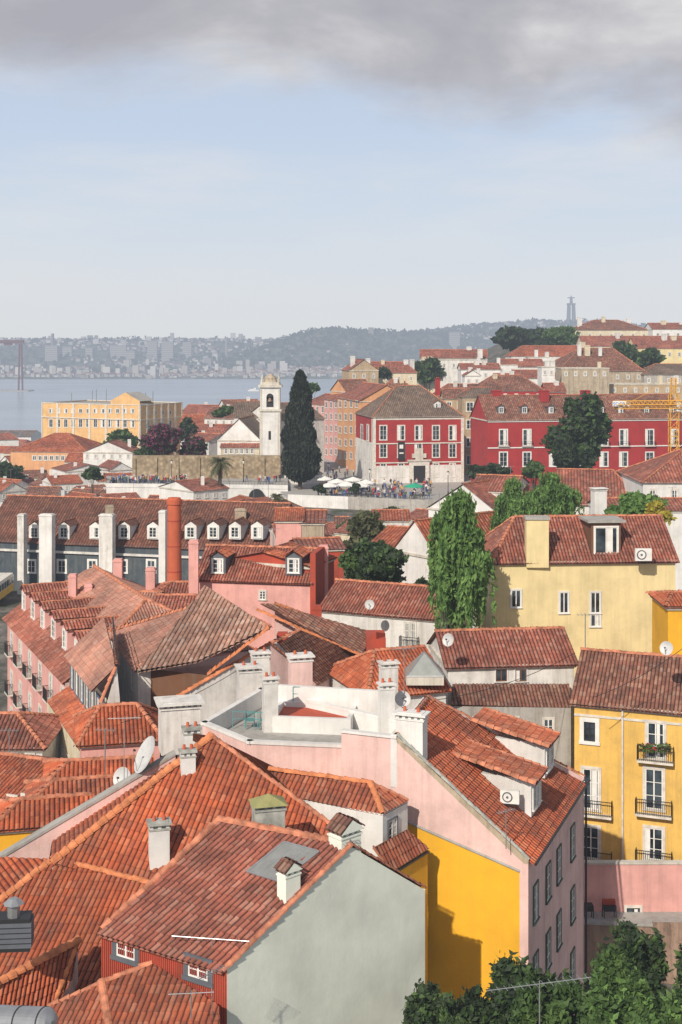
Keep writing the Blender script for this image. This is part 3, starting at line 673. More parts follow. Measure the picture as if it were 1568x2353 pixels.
def cable(a,b,s):
    o=Obj('overhead_cable',a); p=a
    for i in range(1,13):
        t=i/12; q=a.lerp(b,t)-U*s*4*t*(1-t); o.tube('wire','iron',p,q,.02,n=4); p=q
    o.done()
cable(P(1362,1602,82.5),P(1568,1490,84),.3); cable(P(280,1660,79),P(630,1480,90),.6); cable(P(985,1610,72),P(1320,1500,90),.5)
# --- yellow apartment house right
o=H('yellow_apartment_house',1320,1640,87,84,1612,1503,9,'ochre','t_br',done=False,cornice='lime')
f=o.fc['f']
wpx(o,f,[(1355,1680,26,44)],sur='frame',fr='iron',fw=.28)
wpx(o,f,[(1507,1700,38,80),(1358,1812,36,92),(1503,1812,40,92),(1358,1935,36,72),(1503,1938,40,72),(1600,1812,36,92),(1600,1935,36,72),(1600,1700,36,80)],sur='sframe',bars=2,fw=.17)
for cx,cy in ((1507,1745),(1367,1868),(1503,1868),(1503,1985),(1367,1985)):
    u,z=f.uz(cx,cy); balcony(o,f,u,z,2.3)
u,_=f.uz(1431,1700); o.tube('drain_pipe','sframe',f.A+f.R*u+f.N*.1,V((*(f.A+f.R*u+f.N*.1).xy,o.ze)),.07)
fb(o,'stone_band','sframe',f,0,f.L,o.ze-.9,o.ze-.75,.0,.06)
o.done()
o=Obj('balcony_flowers',P(1507,1715,83.2)); u,z=f.uz(1507,1712); c=f.A+f.R*u+f.N*.6; pts=np.array([[c.x+random.uniform(-1,1),c.y+random.uniform(-.1,.1),z+random.uniform(-.25,.25)] for i in range(220)])
leaves(o,'leaves','l_green',pts,.15); MT['flower']=plain('red_flower',(.5,.02,.04),.7); leaves(o,'flowers','flower',pts[:50]+.03,.13); o.done()
o=H('white_attic_building',1030,1320,92,93,1530,1447,7,'white','t_rd',done=False)
wpx(o,o.fc['f'],[(1152,1551,26,28),(1197,1551,26,28)],sur='frame',fr='wood',bars=0,fw=.07)
a=P(1040,1570,91.8);b=P(1308,1572,92.5);c=P(1312,1626,90);d=P(1036,1622,89.6); roof(o,[d,c,b,a],'t_br',ext=0,seg=4)
wall(o,d,c,52,'grey'); wall(o,P(1036,1622,89.6),P(1036,1622,92),52,'grey')
fg=Fc(V((*d.xy,52)),V((*c.xy,52))); wpx(o,fg,[(1100,1665,22,34),(1180,1665,22,34),(1260,1668,22,34)],bars=1,fw=.1)
o.done()
o=H('orange_roofed_annex',850,1025,86,88,1600,1492,8,'white','t_or2',il=2,done=False)
c=P(975,1545,88); w=1.25; z=c.z; p=[V((c.x+a*w,c.y+b*w*.8,z)) for a,b in ((-1,-1),(1,-1),(1,1),(-1,1))]; t=V((c.x,c.y,z+1.4))
MT['pyrg']=plain('lantern_glass',(.33,.35,.33),.2,.2)
o.box('lantern_base','lime',V((c.x-w,c.y-w*.8,z-.6)),V((2*w,0,0)),V((0,1.6*w,0)),V((0,0,.6)))
for i in range(4): o.poly('lantern_glass','pyrg',[p[i],p[(i+1)%4],t]); o.tube('lantern_frame','metal',p[i],t,.05,n=5); o.tube('lantern_frame','metal',p[i],p[(i+1)%4],.05,n=5)
o.done()
o=Obj('rust_red_stairhead',P(862,1560,93)); a=P(842,1560,93);b=P(886,1560,94); h=P(0,1452,93).z
o.poly('front_wall','rust',[V((a.x,a.y,52)),V((b.x,b.y,52)),V((b.x,b.y,h-.3)),V((a.x+.7,a.y,h)),V((a.x,a.y,h-.5))])
o.box('body','rust',V((a.x,a.y+.02,52)),V((b.x-a.x,0,0)),V((0,3,0)),V((0,0,h-.5-52))); o.done()
o=H('white_tiled_house',738,1000,112,108,1398,1341,8,'white','t_rd',done=False)
wpx(o,o.fc['f'],[(936,1458,10,56),(950,1458,10,56)],fw=.1); u,z=o.fc['f'].uz(943,1488); balcony(o,o.fc['f'],u,z,1.6); o.done()
dish('satellite_dish',P(850,1400,107),.4,.4,(-.2,-1,.3)); dish('satellite_dish',P(1032,1490,90),.6,.45,(-.6,-.8,.3)); dish('satellite_dish',P(1533,1500,84),.3,.45,(-.6,-.8,.3))
o=H('pale_yellow_house',1135,1552,108,109,1290,1187,9,'pale','t_rd',il=2.6,done=False,cornice='concrete')
f=o.fc['f']; wpx(o,f,[(1186,1375,22,40),(1296,1384,20,48),(1368,1384,22,48),(1368,1425,22,28)],sur='whitec',bars=0,fw=.1)
u,z=f.uz(1398,1280); 
c=f.A+f.R*u-f.N*.7; o.box('dormer_walls','wood',V((c.x,c.y,z-.3))-f.R*1.25-f.N*2.6,f.R*2.5,f.N*2.6,V((0,0,3.1)))
a=V((c.x,c.y,z+2.8))-f.R*1.6+f.N*.3; o.box('dormer_roof','concrete',a-f.N*3.2,f.R*3.2,f.N*3.2,V((0,0,.2)))
f2=Fc(V((*(c-f.R*1.25).xy,z)),V((*(c+f.R*1.25).xy,z))); win(o,f2,1.25,z+1.3,1.9,2.2,sur='frame',bars=0,fw=.12)
a=P(1210,1290,107.9); zt_=P(0,1188,108).z; o.box('gable_chimney','pale',V((a.x,a.y,a.z-.5)),V((1.85,0,0)),V((0,1.1,0)),V((0,0,zt_-a.z+.3))); o.box('gable_chimney_cap','concrete',V((a.x-.1,a.y-.1,zt_-.2)),V((2.05,0,0)),V((0,1.3,0)),V((0,0,.22)))
o.done()
acunit('air_conditioner',P(1477,1287,107.5),V((1,0,0)),1.35,1.0)
H('yellow_cottage',1535,1640,98,98,1392,1365,5,'yellow','t_or2',il=1)
o=Obj('pink_courtyard_wall',P(1440,2100,79)); a=P(1328,1985,79);b=P(1650,1990,79); f=Fc(V((*a.xy,50)),V((*b.xy,50))); fb(o,'wall','pinkd',f,0,f.L,50,a.z,-.3,0); fb(o,'coping','lime',f,0,f.L,a.z,a.z+.12,-.36,.06)
u,z=f.uz(1455,2098); win(o,f,u,z,.8,.7,fr='iron',bars=1); o.done()
o=Obj('concrete_planter_wall',P(1420,2150,77)); a=P(1335,2122,77.3);b=P(1500,2118,77); f=Fc(V((*a.xy,50)),V((*b.xy,50))); fb(o,'wall','brown',f,0,f.L,50,a.z,-.3,0); fb(o,'coping','concrete',f,-.3,f.L,a.z,a.z+.15,-.5,.1)
c=P(1500,2118,77); wall(o,c,P(1700,2118,76),50,'brown'); o.poly('terrace','concrete',[V((a.x-1.5,a.y+.3,a.z-.02)),V((b.x+6,b.y+.3,a.z-.02)),V((b.x+6,b.y+3,a.z-.02)),V((a.x-1.5,a.y+3,a.z-.02))]); o.done()
for px in (1353,1400):
    c=P(px,2118,78); o=Obj('barbecue_grill',c); s=.38 if px>1360 else .25
    o.box('firebox','iron',c+V((-s,-.3,.75)),V((2*s,0,0)),V((0,.6,0)),V((0,0,.3)))
    for dx in (-s,s-.05):
        for dy in (-.3,.25): o.box('leg','iron',c+V((dx,dy,-.1)),V((.05,0,0)),V((0,.05,0)),V((0,0,.85)))
    if s>.3: o.box('hood','rust',c+V((-s,-.05,1.05)),V((2*s,0,0)),V((0,.3,0)),V((0,0,.25)))
    o.done()
# ============================================================ LEFT ROW
o=Obj('pink_town_house',V((-25,112,52)))
fa=Q(18,1414,64.7); ne=Q(160,1562,64.7); f=Fc(V((*fa.xy,52)),V((*ne.xy,52))); rp=-f.N; t=f.R
wall(o,fa,ne,52,'pinkd'); wall(o,ne,ne+rp*12,52,'pink')
sk=[fa-rp*.5-U*.3,ne-rp*.5-U*.3,ne+rp*1.4+U*1.1,fa+rp*1.4+U*1.1]; roof(o,sk,'t_rd',ext=0,seg=4)
rz=68.9; r1=V((*(fa+rp*8+t*1).xy,rz)); r2=V((*(ne+rp*8-t*7).xy,rz)); roof(o,[sk[3],sk[2],r2,r1],'t_pk',ext=0,seg=4)
e2=V((*(ne+rp*15).xy,65.5)); e1=V((*(fa+rp*15).xy,65.5)); roof(o,[e2,e1,r1,r2],'t_pk',ext=0,seg=4); roof(o,[sk[2],e2,r2],'t_pk',ext=0,seg=4)
wall(o,e1,fa,52,'pink'); wall(o,ne,e2,52,'pink'); o.poly('gable','pink',[sk[3],e1,r1]); cap(o,r1,r2); cap(o,r2,sk[2]); cap(o,r2,e2)
for i in range(6):
    u=2.2+i*(f.L-4.4)/5; dormer(o,f,u,65.35,2.0,2.0,6.5,'pinkd','t_rd',True,.45,n0=-1.1,sur='frame')
    win(o,f,u,62.6,1.0,1.9,fw=.15); balcony(o,f,u,61.6,1.6); win(o,f,u,59.0,1.0,1.9,fw=.15); balcony(o,f,u,58.0,1.6); win(o,f,u,55.6,1.0,1.9,fw=.15)
fb(o,'cornice','pink',f,0,f.L,64.2,64.5,.0,.3)
for (px,y0,y1) in ((168,1318,1345),(205,1340,1370),(236,1366,1400)): c=P(px,y1,118); chimb(o,c,.7,.7,c.z-1.5,P(0,y0,118).z,'pinkd',style='plain')
o.done()
o=Obj('cream_arched_window_house',V((-17,94,52)))
fa=Q(162,1505,67.0); ne=Q(248,1608,67.0); f=Fc(V((*fa.xy,52)),V((*ne.xy,52))); rp=-f.N
wall(o,fa,ne,52,'cream'); wall(o,ne,ne+rp*.8,52,'white'); a=fa-rp*.4-U*.1;b=ne-rp*.4-U*.1; c=ne+rp*.6+U*2.1; d=fa+rp*3.2+U*1.9
roof(o,[a,b,c,d],'t_pk',ext=0,seg=4); cap(o,c,d); cap(o,b,c); o.poly('gable','white',[ne,ne+rp*.8,c]); wall(o,c,d,52,'white')
a=fa-rp*1.7-U*3.3;b=ne-rp*1.7-U*3.3; roof(o,[a,b,b+rp*1.7+U*1,a+rp*1.7+U*1],'t_or',ext=0,seg=4); wall(o,a,b,52,'cream'); f2=Fc(V((*a.xy,52)),V((*b.xy,52))); wall(o,b,b+rp*1.7,52,'cream')
n=7
MT['bluefr']=plain('blue_grey_frame',(.09,.12,.17),.6)
for i in range(n):
    u=f.L*(i+.5)/n; win(o,f,u,65.6,.75,1.7,sur='bluefr',fw=.28)
    win(o,f2,u,61.2,.9,1.9,fw=.15); 
    if i%2: balcony(o,f2,u,60.2,1.5)
    win(o,f2,u,58,.9,1.9,fw=.15)
for s in (0,1):
    a=d.lerp(c,.05)+U*(.5+.4*s);b=d.lerp(c,.9)+U*(.5+.4*s); o.tube('roof_railing','iron',a,b,.03,n=5)
for i in range(9): q=d.lerp(c,.05+.85*i/8); o.tube('roof_railing','iron',q,q+U*.9,.03,n=5)
o.done()
o=Obj('white_hipped_house',V((-11,94,52)))
ap=Q(493,1381,71.1); rr_=Q(622,1444,71.1); lc=Q(253,1452,67.7); fl_=Q(318,1539,67.7); fr_=Q(480,1551,67.75)
roof(o,[fl_,fr_,rr_,ap],'t_bs',ext=.3,seg=6,amp=.15); roof(o,[lc,fl_,ap],'t_pk',ext=.3,seg=5,pitch=.25,row=.42,amp=.06)
cap(o,ap,rr_,r=.2); cap(o,ap,fl_,r=.2); cap(o,ap,lc,r=.2); cap(o,rr_,fr_,'capm',r=.2)
roof(o,[lc+V((6,8,0)),lc,ap],'t_pk',False,ext=0)
wall(o,lc,fl_,52,'white'); q=P(347,1541,90.2); q.z=67.7; wall(o,fl_,q,52,'white'); wall(o,q,fr_,52,'wood')
fb_=Fc(V((*lc.xy,52)),V((*fl_.xy,52)))
for cx,cy in ((268,1500),(287,1528),(305,1555)): u,z=fb_.uz(cx,cy); win(o,fb_,u,z,1.0,1.9,sur=None,fr='frame')
a=Q(408,1602,66.6); b=Q(625,1478,69.6)
o.poly('party_wall','white',[V((a.x,a.y,52)),V((b.x+1.5,b.y,52)),V((b.x+1.5,b.y,b.z)),b,a]); cap(o,a,b,'capm',r=.16)
o.done()
o=Obj('brown_roofed_house',V((0,93,52)))
n1=Q(726,1570,66.6);f1=Q(822,1506,67.0);t1=Q(690,1448,70.4);t2=Q(622,1480,69.9)
roof(o,[n1,f1,t1,t2],'t_br',ext=.2,seg=4,vdir=t2-n1); cap(o,t2,t1); cap(o,n1,t2,r=.12); wall(o,n1,f1,52,'pink'); wall(o,t2+V((0,0,-.1)),n1,52,'pink')
a=Q(640,1450,69.9);b=Q(825,1505,67.8);c=Q(852,1468,68.3);d=Q(632,1388,71.3);e=Q(590,1402,70.9)
roof(o,[b,c,d,e],'t_br',ext=.1,seg=4); cap(o,d,c,'capm'); cap(o,e,b,'capm'); wall(o,b,c,52,'white'); wall(o,c,d,52,'pink')
for (px,y0,y1,d) in ((650,1452,1488,90),(728,1390,1422,98)): q=P(px,y1,d); chimb(o,q,.75,.6,q.z-1,P(0,y0,d).z,'rust',style='plain')
o.done()
H('pink_roofed_house',330,440,116,116,1385,1338,8,'pinkd','t_rd',il=2)
H('pink_tiled_house',262,350,110,110,1405,1372,8,'pinkd','t_pk')
H('terracotta_house',350,450,108,108,1408,1378,7,'white','t_rd')
o=H('pink_dormer_house',452,714,118,116,1328,1257,8,'pinkd','t_rd',done=False,cornice='rust')
f=o.fc['f']; wpx(o,f,[(604,1367,14,20)],fw=.1)
for (px) in (497,672):
    u,z=f.uz(px,1316); dormer(o,f,u,z-.3,1.5,1.7,3,'slate','t_or',True,.5,n0=-.5)
fr=o.fc['r']; fb(o,'party_wall','rust',fr,-.2,5.5,o.zg,o.ze+2.6,.0,.5)
for px,y0,d in ((446,1240,116),(744,1252,120),(272,1283,124),(347,1303,122)): q=P(px,1390,d); chimb(o,q,.85,.8,o.zg,P(0,y0,d).z,'pinkd',style='plain')
o.done()
H('rust_gabled_house',712,768,117,122,1300,1258,9,'rust','t_or')
o=Obj('brick_smokestack',P(401,1340,140)); a=P(401,1350,140); b=P(401,1158,140); a.z=55
o.tube('shaft','brick',a,b,.9,.72,n=20); o.tube('crown','brick',b,b+U*.5,.82,.85,n=20); o.tube('lip','brick',b+U*.5,b+U*.7,.7,.68,n=20)
for i in range(5): q=a.lerp(b,.3+.15*i); o.tube('iron_band','rust',q,q+U*.12,.9-.18*(.3+.15*i)+.02,n=20)
o.done()
H('small_tiled_house',188,368,79,80,1708,1620,6,'pinkd','t_or2',il=1.2,ir=1.2)
H('terracotta_outbuilding',110,345,74,75,1796,1745,3.6,'white','t_or2',il=1.2)
H('terracotta_outbuilding',72,272,70,71,1848,1790,3.6,'white','t_or',il=1.2)
H('terracotta_outbuilding',-10,200,66,67,1902,1834,3.6,'yellow','t_or2',il=1.2)
H('white_corner_house',-80,98,86,86,1716,1640,7,'white','t_rd',ir=2.5,wins=dict(f=[(30,1745,14,30),(70,1745,14,30)]))
H('white_window_house',-80,106,77,75,1815,1742,7,'white','t_or',ir=2.2,wins=dict(f=[(30,1850,16,40),(62,1848,16,40),(92,1846,16,40)]))
# ============================================================ MIDDLE
o=H('dark_tiled_tenement',-40,628,186,176,1240,1147,16,'dblue','f_dk',done=False,cornice='slate')
f=o.fc['f']
for px in (75,143,215,282,348,435,487,537,588):
    u,z=f.uz(px,1240); dormer(o,f,u,z,1.7,1.9,4,'whitec','f_dk',False,.6,n0=-.6)
wpx(o,f,[(x,1301,17,27) for x in (73,143,213,283,348,480,560)],sur='frame',bars=1,fw=.22)
u0,z0=f.uz(100,1266); fb(o,'string_course','white',f,0,f.L,z0-.15,z0+.15,0,.3)
for (px,y0,w,m_) in ((109,1180,32,'whitec'),(247,1180,33,'white'),(52,1180,16,'white'),(376,1172,16,'whitec')):
    d=184-.015*px-1.2; a=P(px,y0,d); c=V((a.x,a.y,0)); chimb(o,c,w*d/F,1.1,54,a.z,m_,R=f.R,style='plain')
for (px,y0,y1,w) in ((553,1168,1215,28),(252,1160,1200,22)): chim(o,px,y0,y1,w,182,'old',style='plain')
o.done()
H('pinkish_block_house',634,694,150,150,1195,1175,8,'pinkd','t_or')
H('tan_small_house',693,745,150,150,1200,1185,8,'old','f_or')
H('dark_red_cottage',690,790,140,141,1262,1240,6,'rust','f_or')
H('terracotta_shed',640,760,160,161,1240,1205,10,'pink','f_or')
H('terracotta_cottage',700,790,215,218,1228,1206,9,'white','f_or'); H('terracotta_cottage',640,705,228,225,1192,1176,9,'white','f_br'); H('terracotta_cottage',770,850,205,202,1222,1200,9,'cream','f_or')
H('terracotta_cottage',860,940,200,200,1195,1178,9,'white','f_o2'); H('terracotta_cottage',740,800,240,240,1205,1190,8,'whitec','f_br'); H('terracotta_cottage',930,1000,215,212,1190,1172,9,'grey','f_or')
o=H('white_gabled_house',905,1008,152,146,1262,1196,16,'whitec','f_o2',kind='y',done=False)
wpx(o,o.fc['f'],[(989,1315,16,34)]); o.done()
H('orange_roofed_cottage',845,930,158,156,1255,1212,14,'cream','f_o2')
H('terracotta_cottage',1010,1075,150,150,1230,1195,10,'white','f_or')
H('white_wing_house',985,1150,190,182,1165,1112,14,'whitec','f_or',kind='y')
H('terracotta_wing_house',1080,1180,188,186,1125,1092,12,'white','f_or')
H('long_terracotta_house',1283,1478,192,190,1157,1079,14,'white','f_or',ir=4)
H('white_hip_roofed_house',1478,1700,182,182,1107,1030,16,'whitec','f_or',il=8,wins=dict(f=[(1500,1135,12,20),(1550,1135,12,20)]))
H('white_low_house',1380,1640,168,168,1172,1145,8,'whitec','f_or')
o=Obj('white_chimney_stack',P(1376,1190,165)); chim(o,1376,1120,1190,36,165,'whitec'); o.done()
def slab(name,pts,z0,z1,mat,side=None):
    o=Obj(name,V((*pts[0].xy,z0))); n=len(pts); o.poly('surface',mat,[V((*p.xy,z1)) for p in pts])
    for i in range(n): 
        a=pts[i];b=pts[(i+1)%n]; o.poly('retaining_wall',side or mat,[V((*a.xy,z0)),V((*b.xy,z0)),V((*b.xy,z1)),V((*a.xy,z1))])
    return o
pz=58.2
pts=[P(662,0,272),P(800,0,268),P(985,0,262),P(1300,0,268),P(1300,0,330),P(640,0,400),P(640,0,290)]
o=slab('plaza',pts,46,pz,'pave','white')
for i,(m_) in ((0,'whitec'),(1,'grey'),(2,'grey')):
    f=Fc(V((*pts[i].xy,50)),V((*pts[i+1].xy,50))); fb(o,'parapet',m_,f,0,f.L,46 if i else 47,pz+.9,-.35,.05)
o.done()
tz2=59.2
pts=[P(245,0,290),P(662,0,286),P(662,0,310),P(245,0,310)]
o=slab('viewpoint_terrace',pts,42,tz2,'pave','whitec'); f=Fc(V((*pts[0].xy,50)),V((*pts[1].xy,50))); fb(o,'parapet','whitec',f,0,f.L,tz2-.5,tz2+.35,-.3,.1)
for i in range(60): u=f.L*i/60; fb(o,'railing','iron',f,u,u+.04,tz2+.35,tz2+1.05,-.1,-.06)
fb(o,'railing','iron',f,0,f.L,tz2+1.05,tz2+1.1,-.1,-.05)
c=P(590,1135,285.3); o.tube('arch_opening','iron',V((c.x,c.y,c.z-.6)),V((c.x,c.y+.4,c.z-.6)),1.7,n=24); o.done()
o=Obj('stone_rampart',P(470,1100,304)); a=P(305,1047,304);b=P(645,1050,304); f=Fc(V((*a.xy,50)),V((*b.xy,50))); fb(o,'wall','stone',f,0,f.L,44,a.z,-2,0)
for i in range(7): fb(o,'buttress','stone',f,i*5,i*5+.8,50,a.z-.5,0,.35)
o.done()
# church
o=Obj('white_church',P(600,1100,320))
def towerbox(z0,z1,w,mat,pn): c=P(622,HY,314); o.box(pn,mat,V((c.x-w/2,c.y-w/2,z0)),V((w,0,0)),V((0,w,0)),V((0,0,z1-z0)))
zz=lambda y: P(0,y,311.5).z
towerbox(50,zz(945),4.9,'whitec','tower_shaft'); towerbox(zz(945),zz(940),5.5,'lime','tower_string'); towerbox(zz(940),zz(890),4.7,'whitec','belfry'); towerbox(zz(890),zz(884),5.6,'lime','belfry_cornice')
towerbox(zz(884),zz(878),4.4,'lime','tower_attic'); c=P(622,HY,314)
for k,(r,h0,h1) in enumerate(((1.9,878,870),(1.5,870,864),(.8,864,860))): o.tube('tower_cupola','old',V((c.x,c.y,zz(h0))),V((c.x,c.y,zz(h1))),r,r*.75,n=12)
for dx in (-2,2):
    for dy in (-2,2): o.tube('pinnacle','lime',V((c.x+dx,c.y+dy,zz(884))),V((c.x+dx,c.y+dy,zz(862))),.35,.08)
f=Fc(V((c.x-2.35,c.y-2.35,50)),V((c.x+2.35,c.y-2.35,50)))
fb(o,'belfry_opening','iron',f,1.5,3.2,zz(935),zz(912),0,.03); o.tube('belfry_arch','iron',f.A+f.R*2.35+V((0,0,zz(912)-50))+f.N*.03,f.A+f.R*2.35+V((0,0,zz(912)-50))-f.N*.1,.85,n=20)
o.tube('bell','brown',f.A+f.R*2.35+V((0,0,zz(922)-50))+f.N*.05,f.A+f.R*2.35+V((0,0,zz(914)-50))+f.N*.05,.5,.25)
for x in (.0,4.3): fb(o,'belfry_pilaster','lime',f,x,x+.4,zz(940),zz(890),0,.12); fb(o,'tower_quoin','lime',f,x-.1,x+.5,50,zz(945),.1,.2)
fb(o,'slit','iron',f,2.0,2.6,zz(1010),zz(990),.1,.13)
H('',500,600,318,316,1010,962,16,'whitec','f_gy',kind='y',o=o,wins=dict(f=[(530,1020,8,8),(560,1020,8,8)]))
H('',538,596,330,330,958,922,14,'whitec','f_gy',o=o); H('',645,745,322,330,965,925,16,'white','f_gy',kind='x',o=o)
H('',508,596,312,312,1028,1020,6,'cream','f_or',o=o,wins=dict(f=[(520+i*12,1036,7,12) for i in range(6)])); o.done()
o=Obj('cypress_tree',P(690,1110,290)); b=P(690,1110,290); hh=P(0,862,290).z-b.z; n=26000
s=rng.random(n)**.8; ang=rng.random(n)*6.283; prof=4.3*np.minimum(1,(s*9)**.5)*np.clip(1-s,0,1)**.48*(.9+.12*np.sin(ang*3+s*9)+.1*np.sin(s*33+ang*2))
r=prof*(1.05-.35*rng.random(n)**2+rng.normal(0,.06,n)); C=np.stack([b.x+np.cos(ang)*r,b.y+np.sin(ang)*r,b.z+s*hh+.6],1); leaves(o,'foliage','l_cyp',C,.55,updir=2.5,asp=2.6)
o.tube('trunk','bark',b-U*1.5,b+U*18,.5,.2); o.done()
# museum
o=H('red_palace_museum',857,1066,302,306,958,886,20,'red','f_gy',il=8,ir=8,done=False,cornice='lime',zg=57)
f=o.fc['f'];l=o.fc['l']; W=f.L
rows=[(994,20,36),(1035,20,34),(1080,16,34)]
for (cy,w,h) in rows: wpx(o,f,[(x,cy,w*.75,h*.9) for x in (881,922,962,1002,1040)],sur='sframe',bars=2,fw=.2); 
for (cy,w,h) in rows: wpx(o,l,[(x,cy,5,h) for x in (832,846)],sur='sframe',bars=1,fw=.2)
fb(o,'white_plinth','white',f,0,W,57,zz(1062),.0,.05); fb(o,'white_plinth','white',l,0,l.L,57,o.ze-6,.0,.05)
for u in (0,W-.7): fb(o,'corner_pilaster','sframe',f,u,u+.7,57,o.ze,.06,.16)
fb(o,'corner_pilaster','sframe',l,l.L-.7,l.L,57,o.ze,.06,.16)
for yy in (1018,1062): u,z=f.uz(960,yy); fb(o,'string_course','sframe',f,0,W,z-.13,z+.13,.05,.2)
fb(o,'frieze','sframe',f,0,W,o.ze-.7,o.ze-.3,.0,.1)
u,z=f.uz(963,1085); fb(o,'portal_frame','sframe',f,u-2.4,u+2.4,57,z+2.6,.06,.5); fb(o,'portal_door','iron',f,u-1.4,u+1.4,58.2,z+1.6,.5,.54)
fb(o,'portal_pediment','lime',f,u-2.8,u+2.8,z+2.6,z+3.0,.0,.7); fb(o,'coat_of_arms','lime',f,u-.9,u+.9,z+3.0,z+5.6,.05,.45); fb(o,'coat_of_arms','lime',f,u-1.7,u+1.7,z+3.4,z+4.4,.05,.4)
u,z=f.uz(922,1040); fb(o,'banner','iron',f,u-.8,u+.8,z-1.8,z+2.6,.3,.33); fb(o,'banner_mark','frame',f,u-.45,u+.45,z+1.0,z+1.9,.33,.34); fb(o,'banner_text','frame',f,u-.5,u+.5,z-.2,z+.1,.33,.34)
u,z=f.uz(1013,958); dormer(o,f,u,z+1.6,1.6,1.6,4,'whitec','f_br',False,.5,n0=-2.8)
chim(o,1006,868,900,12,312,'red'); o.done()
def fac(name,xl,xr,dl,dr,ye,yr,dep,w,r,rows,cols,yb,**k):
    win_=[]
    for j in range(rows):
        cy=ye+(yb-ye)*(j+.55)/rows
        for i in range(cols): win_.append((xl+(xr-xl)*(i+.5)/cols,cy,(xr-xl)/cols*.42,(yb-ye)/rows*.5))
    return H(name,xl,xr,dl,dr,ye,yr,dep,w,r,wins=dict(f=win_),**k)
fac('orange_street_house',776,826,352,326,912,880,14,'orange','f_or',5,4,1060)
fac('pink_street_house',745,778,372,354,915,893,12,'pinkd','f_or',5,3,1050)
fac('pink_far_house',700,748,400,385,925,905,14,'pinkd','f_or',4,4,1040)
fac('brown_street_house',797,858,362,365,900,872,12,'orange','f_br',2,3,960)
fac('tan_stone_house',1062,1134,322,322,912,890,12,'tan','f_gy',4,2,1075,il=3)
fac('grey_stone_house',1020,1070,335,335,915,893,10,'tan','f_br',3,2,1000)
o=H('long_red_building',1121,1570,292,300,965,907,14,'red','f_br',done=False,zg=58)
f=o.fc['f']; xs=[1157,1211,1272,1330,1388,1433,1493,1550]
wpx(o,f,[(x,1005,17,36) for x in xs],sur='frame',bars=2,fw=.2); wpx(o,f,[(x,1055,17,32) for x in xs],sur='frame',bars=2,fw=.2)
for x in xs: u,z=f.uz(x,1024); balcony(o,f,u,z,2.6,step=.5)
for x in xs: u,z=f.uz(x,965); dormer(o,f,u,z+1.3,1.5,1.7,4,'slate','f_or',False,.5,n0=-1.7)
for yy in (968,1028): u,z=f.uz(1200,yy); fb(o,'white_band','frame',f,0,f.L,z-.12,z+.12,0,.15)
for x in (1345,1140,1250): chim(o,x,896,915,24,300,'red',style='plain')
o.done()
L=[('white_grey_house',966,1120,480,478,822,803,14,'grey','f_or',dict(il=0)),('tan_gabled_house',803,870,430,432,850,826,12,'tan','f_or',dict(kind='y')),
('red_roofed_house',850,958,440,440,856,831,14,'cream','f_or',dict(ir=4)),('white_hill_house',1060,1150,400,400,848,835,12,'whitec','f_or',{}),
('white_tall_house',1090,1190,430,430,838,826,12,'whitec','f_or',dict(kind='flat')),('dark_roofed_house',1098,1250,345,345,896,862,16,'red','f_br',dict(il=5,ir=5)),
('maroon_roofed_house',868,962,345,345,905,872,14,'tan','f_br',dict(il=4,ir=4)),('brown_hip_house',1000,1100,350,350,912,882,14,'tan','f_br',dict(il=4)),
('terracotta_hill_house',1150,1250,440,440,842,825,12,'white','f_or',{}),('terracotta_hill_house',1175,1345,540,540,818,794,20,'white','f_o2',dict(il=6)),
('old_stone_house',1285,1480,400,404,852,800,22,'old','f_br',dict(il=10,ir=6)),('white_roof_house',1185,1290,395,395,868,850,12,'whitec','f_or',{}),
('brown_roofed_mansion',1318,1492,610,610,758,735,24,'cream','f_br',dict(il=12,ir=12)),('long_terracotta_mansion',1340,1640,560,560,795,772,18,'cream','f_or',{}),
('white_upper_house',1500,1640,600,600,756,742,18,'whitec','f_or',{}),('grey_roofed_house',1480,1640,400,400,860,836,14,'grey','f_gy',dict(il=5)),
('yellow_hill_house',1460,1640,520,520,800,775,16,'pale','f_or',{}),('stone_terrace_house',1290,1400,380,380,845,838,10,'old','f_or',dict(kind='flat')),
('pink_hill_house',1400,1570,385,385,882,868,12,'tan','f_or',dict(kind='flat')),('white_cube_house',1215,1262,470,470,820,812,8,'whitec','f_or',dict(kind='flat')),
('dark_red_hill_house',1255,1300,360,360,900,880,10,'red','f_or',{}),('cream_hill_house',1010,1120,470,468,826,806,14,'white','f_or',dict(kind='flat')),
('white_hill_house',1140,1200,385,385,872,858,10,'whitec','f_or',{}),('white_hill_house',960,1010,470,470,838,826,10,'cream','f_or',dict(kind='y')),
('white_narrow_house',1160,1200,362,362,868,858,8,'whitec','f_or',dict(kind='flat')),('white_narrow_house',1245,1275,372,372,842,834,8,'whitec','f_or',dict(kind='flat')),('white_narrow_house',1068,1105,375,375,862,850,8,'whitec','f_or',dict(kind='y'))]
for (nm,xl,xr,dl,dr,ye,yr,dep,w,r,k) in L:
    cols=max(2,int((xr-xl)/22)); wn=[(xl+(xr-xl)*(i+.5)/cols,ye+14,5,9) for i in range(cols)]
    o=H(nm,xl,xr,dl,dr,ye,yr,dep,w,r,done=False,wins=dict(f=wn),**k)
    for j in range(random.randint(1,3)):
        x=random.uniform(xl+5,xr-5); chim(o,x,yr-random.uniform(3,9),yr+12,random.uniform(8,14),dl+dep*.4,random.choice(['whitec','white','cream']),style='plain')
    o.done()
o=H('yellow_palace',97,322,452,432,924,920,24,'palace','f_or',kind='flat',done=False,zg=38,cornice='sframe')
f=o.fc['f'];r=o.fc['r']
wpx(o,f,[(118+i*17,944,7,9) for i in range(12)],sur='sframe',fw=.25,bars=1); wpx(o,f,[(118+i*17,972,8,18) for i in range(12)],sur='sframe',fw=.3,bars=1)
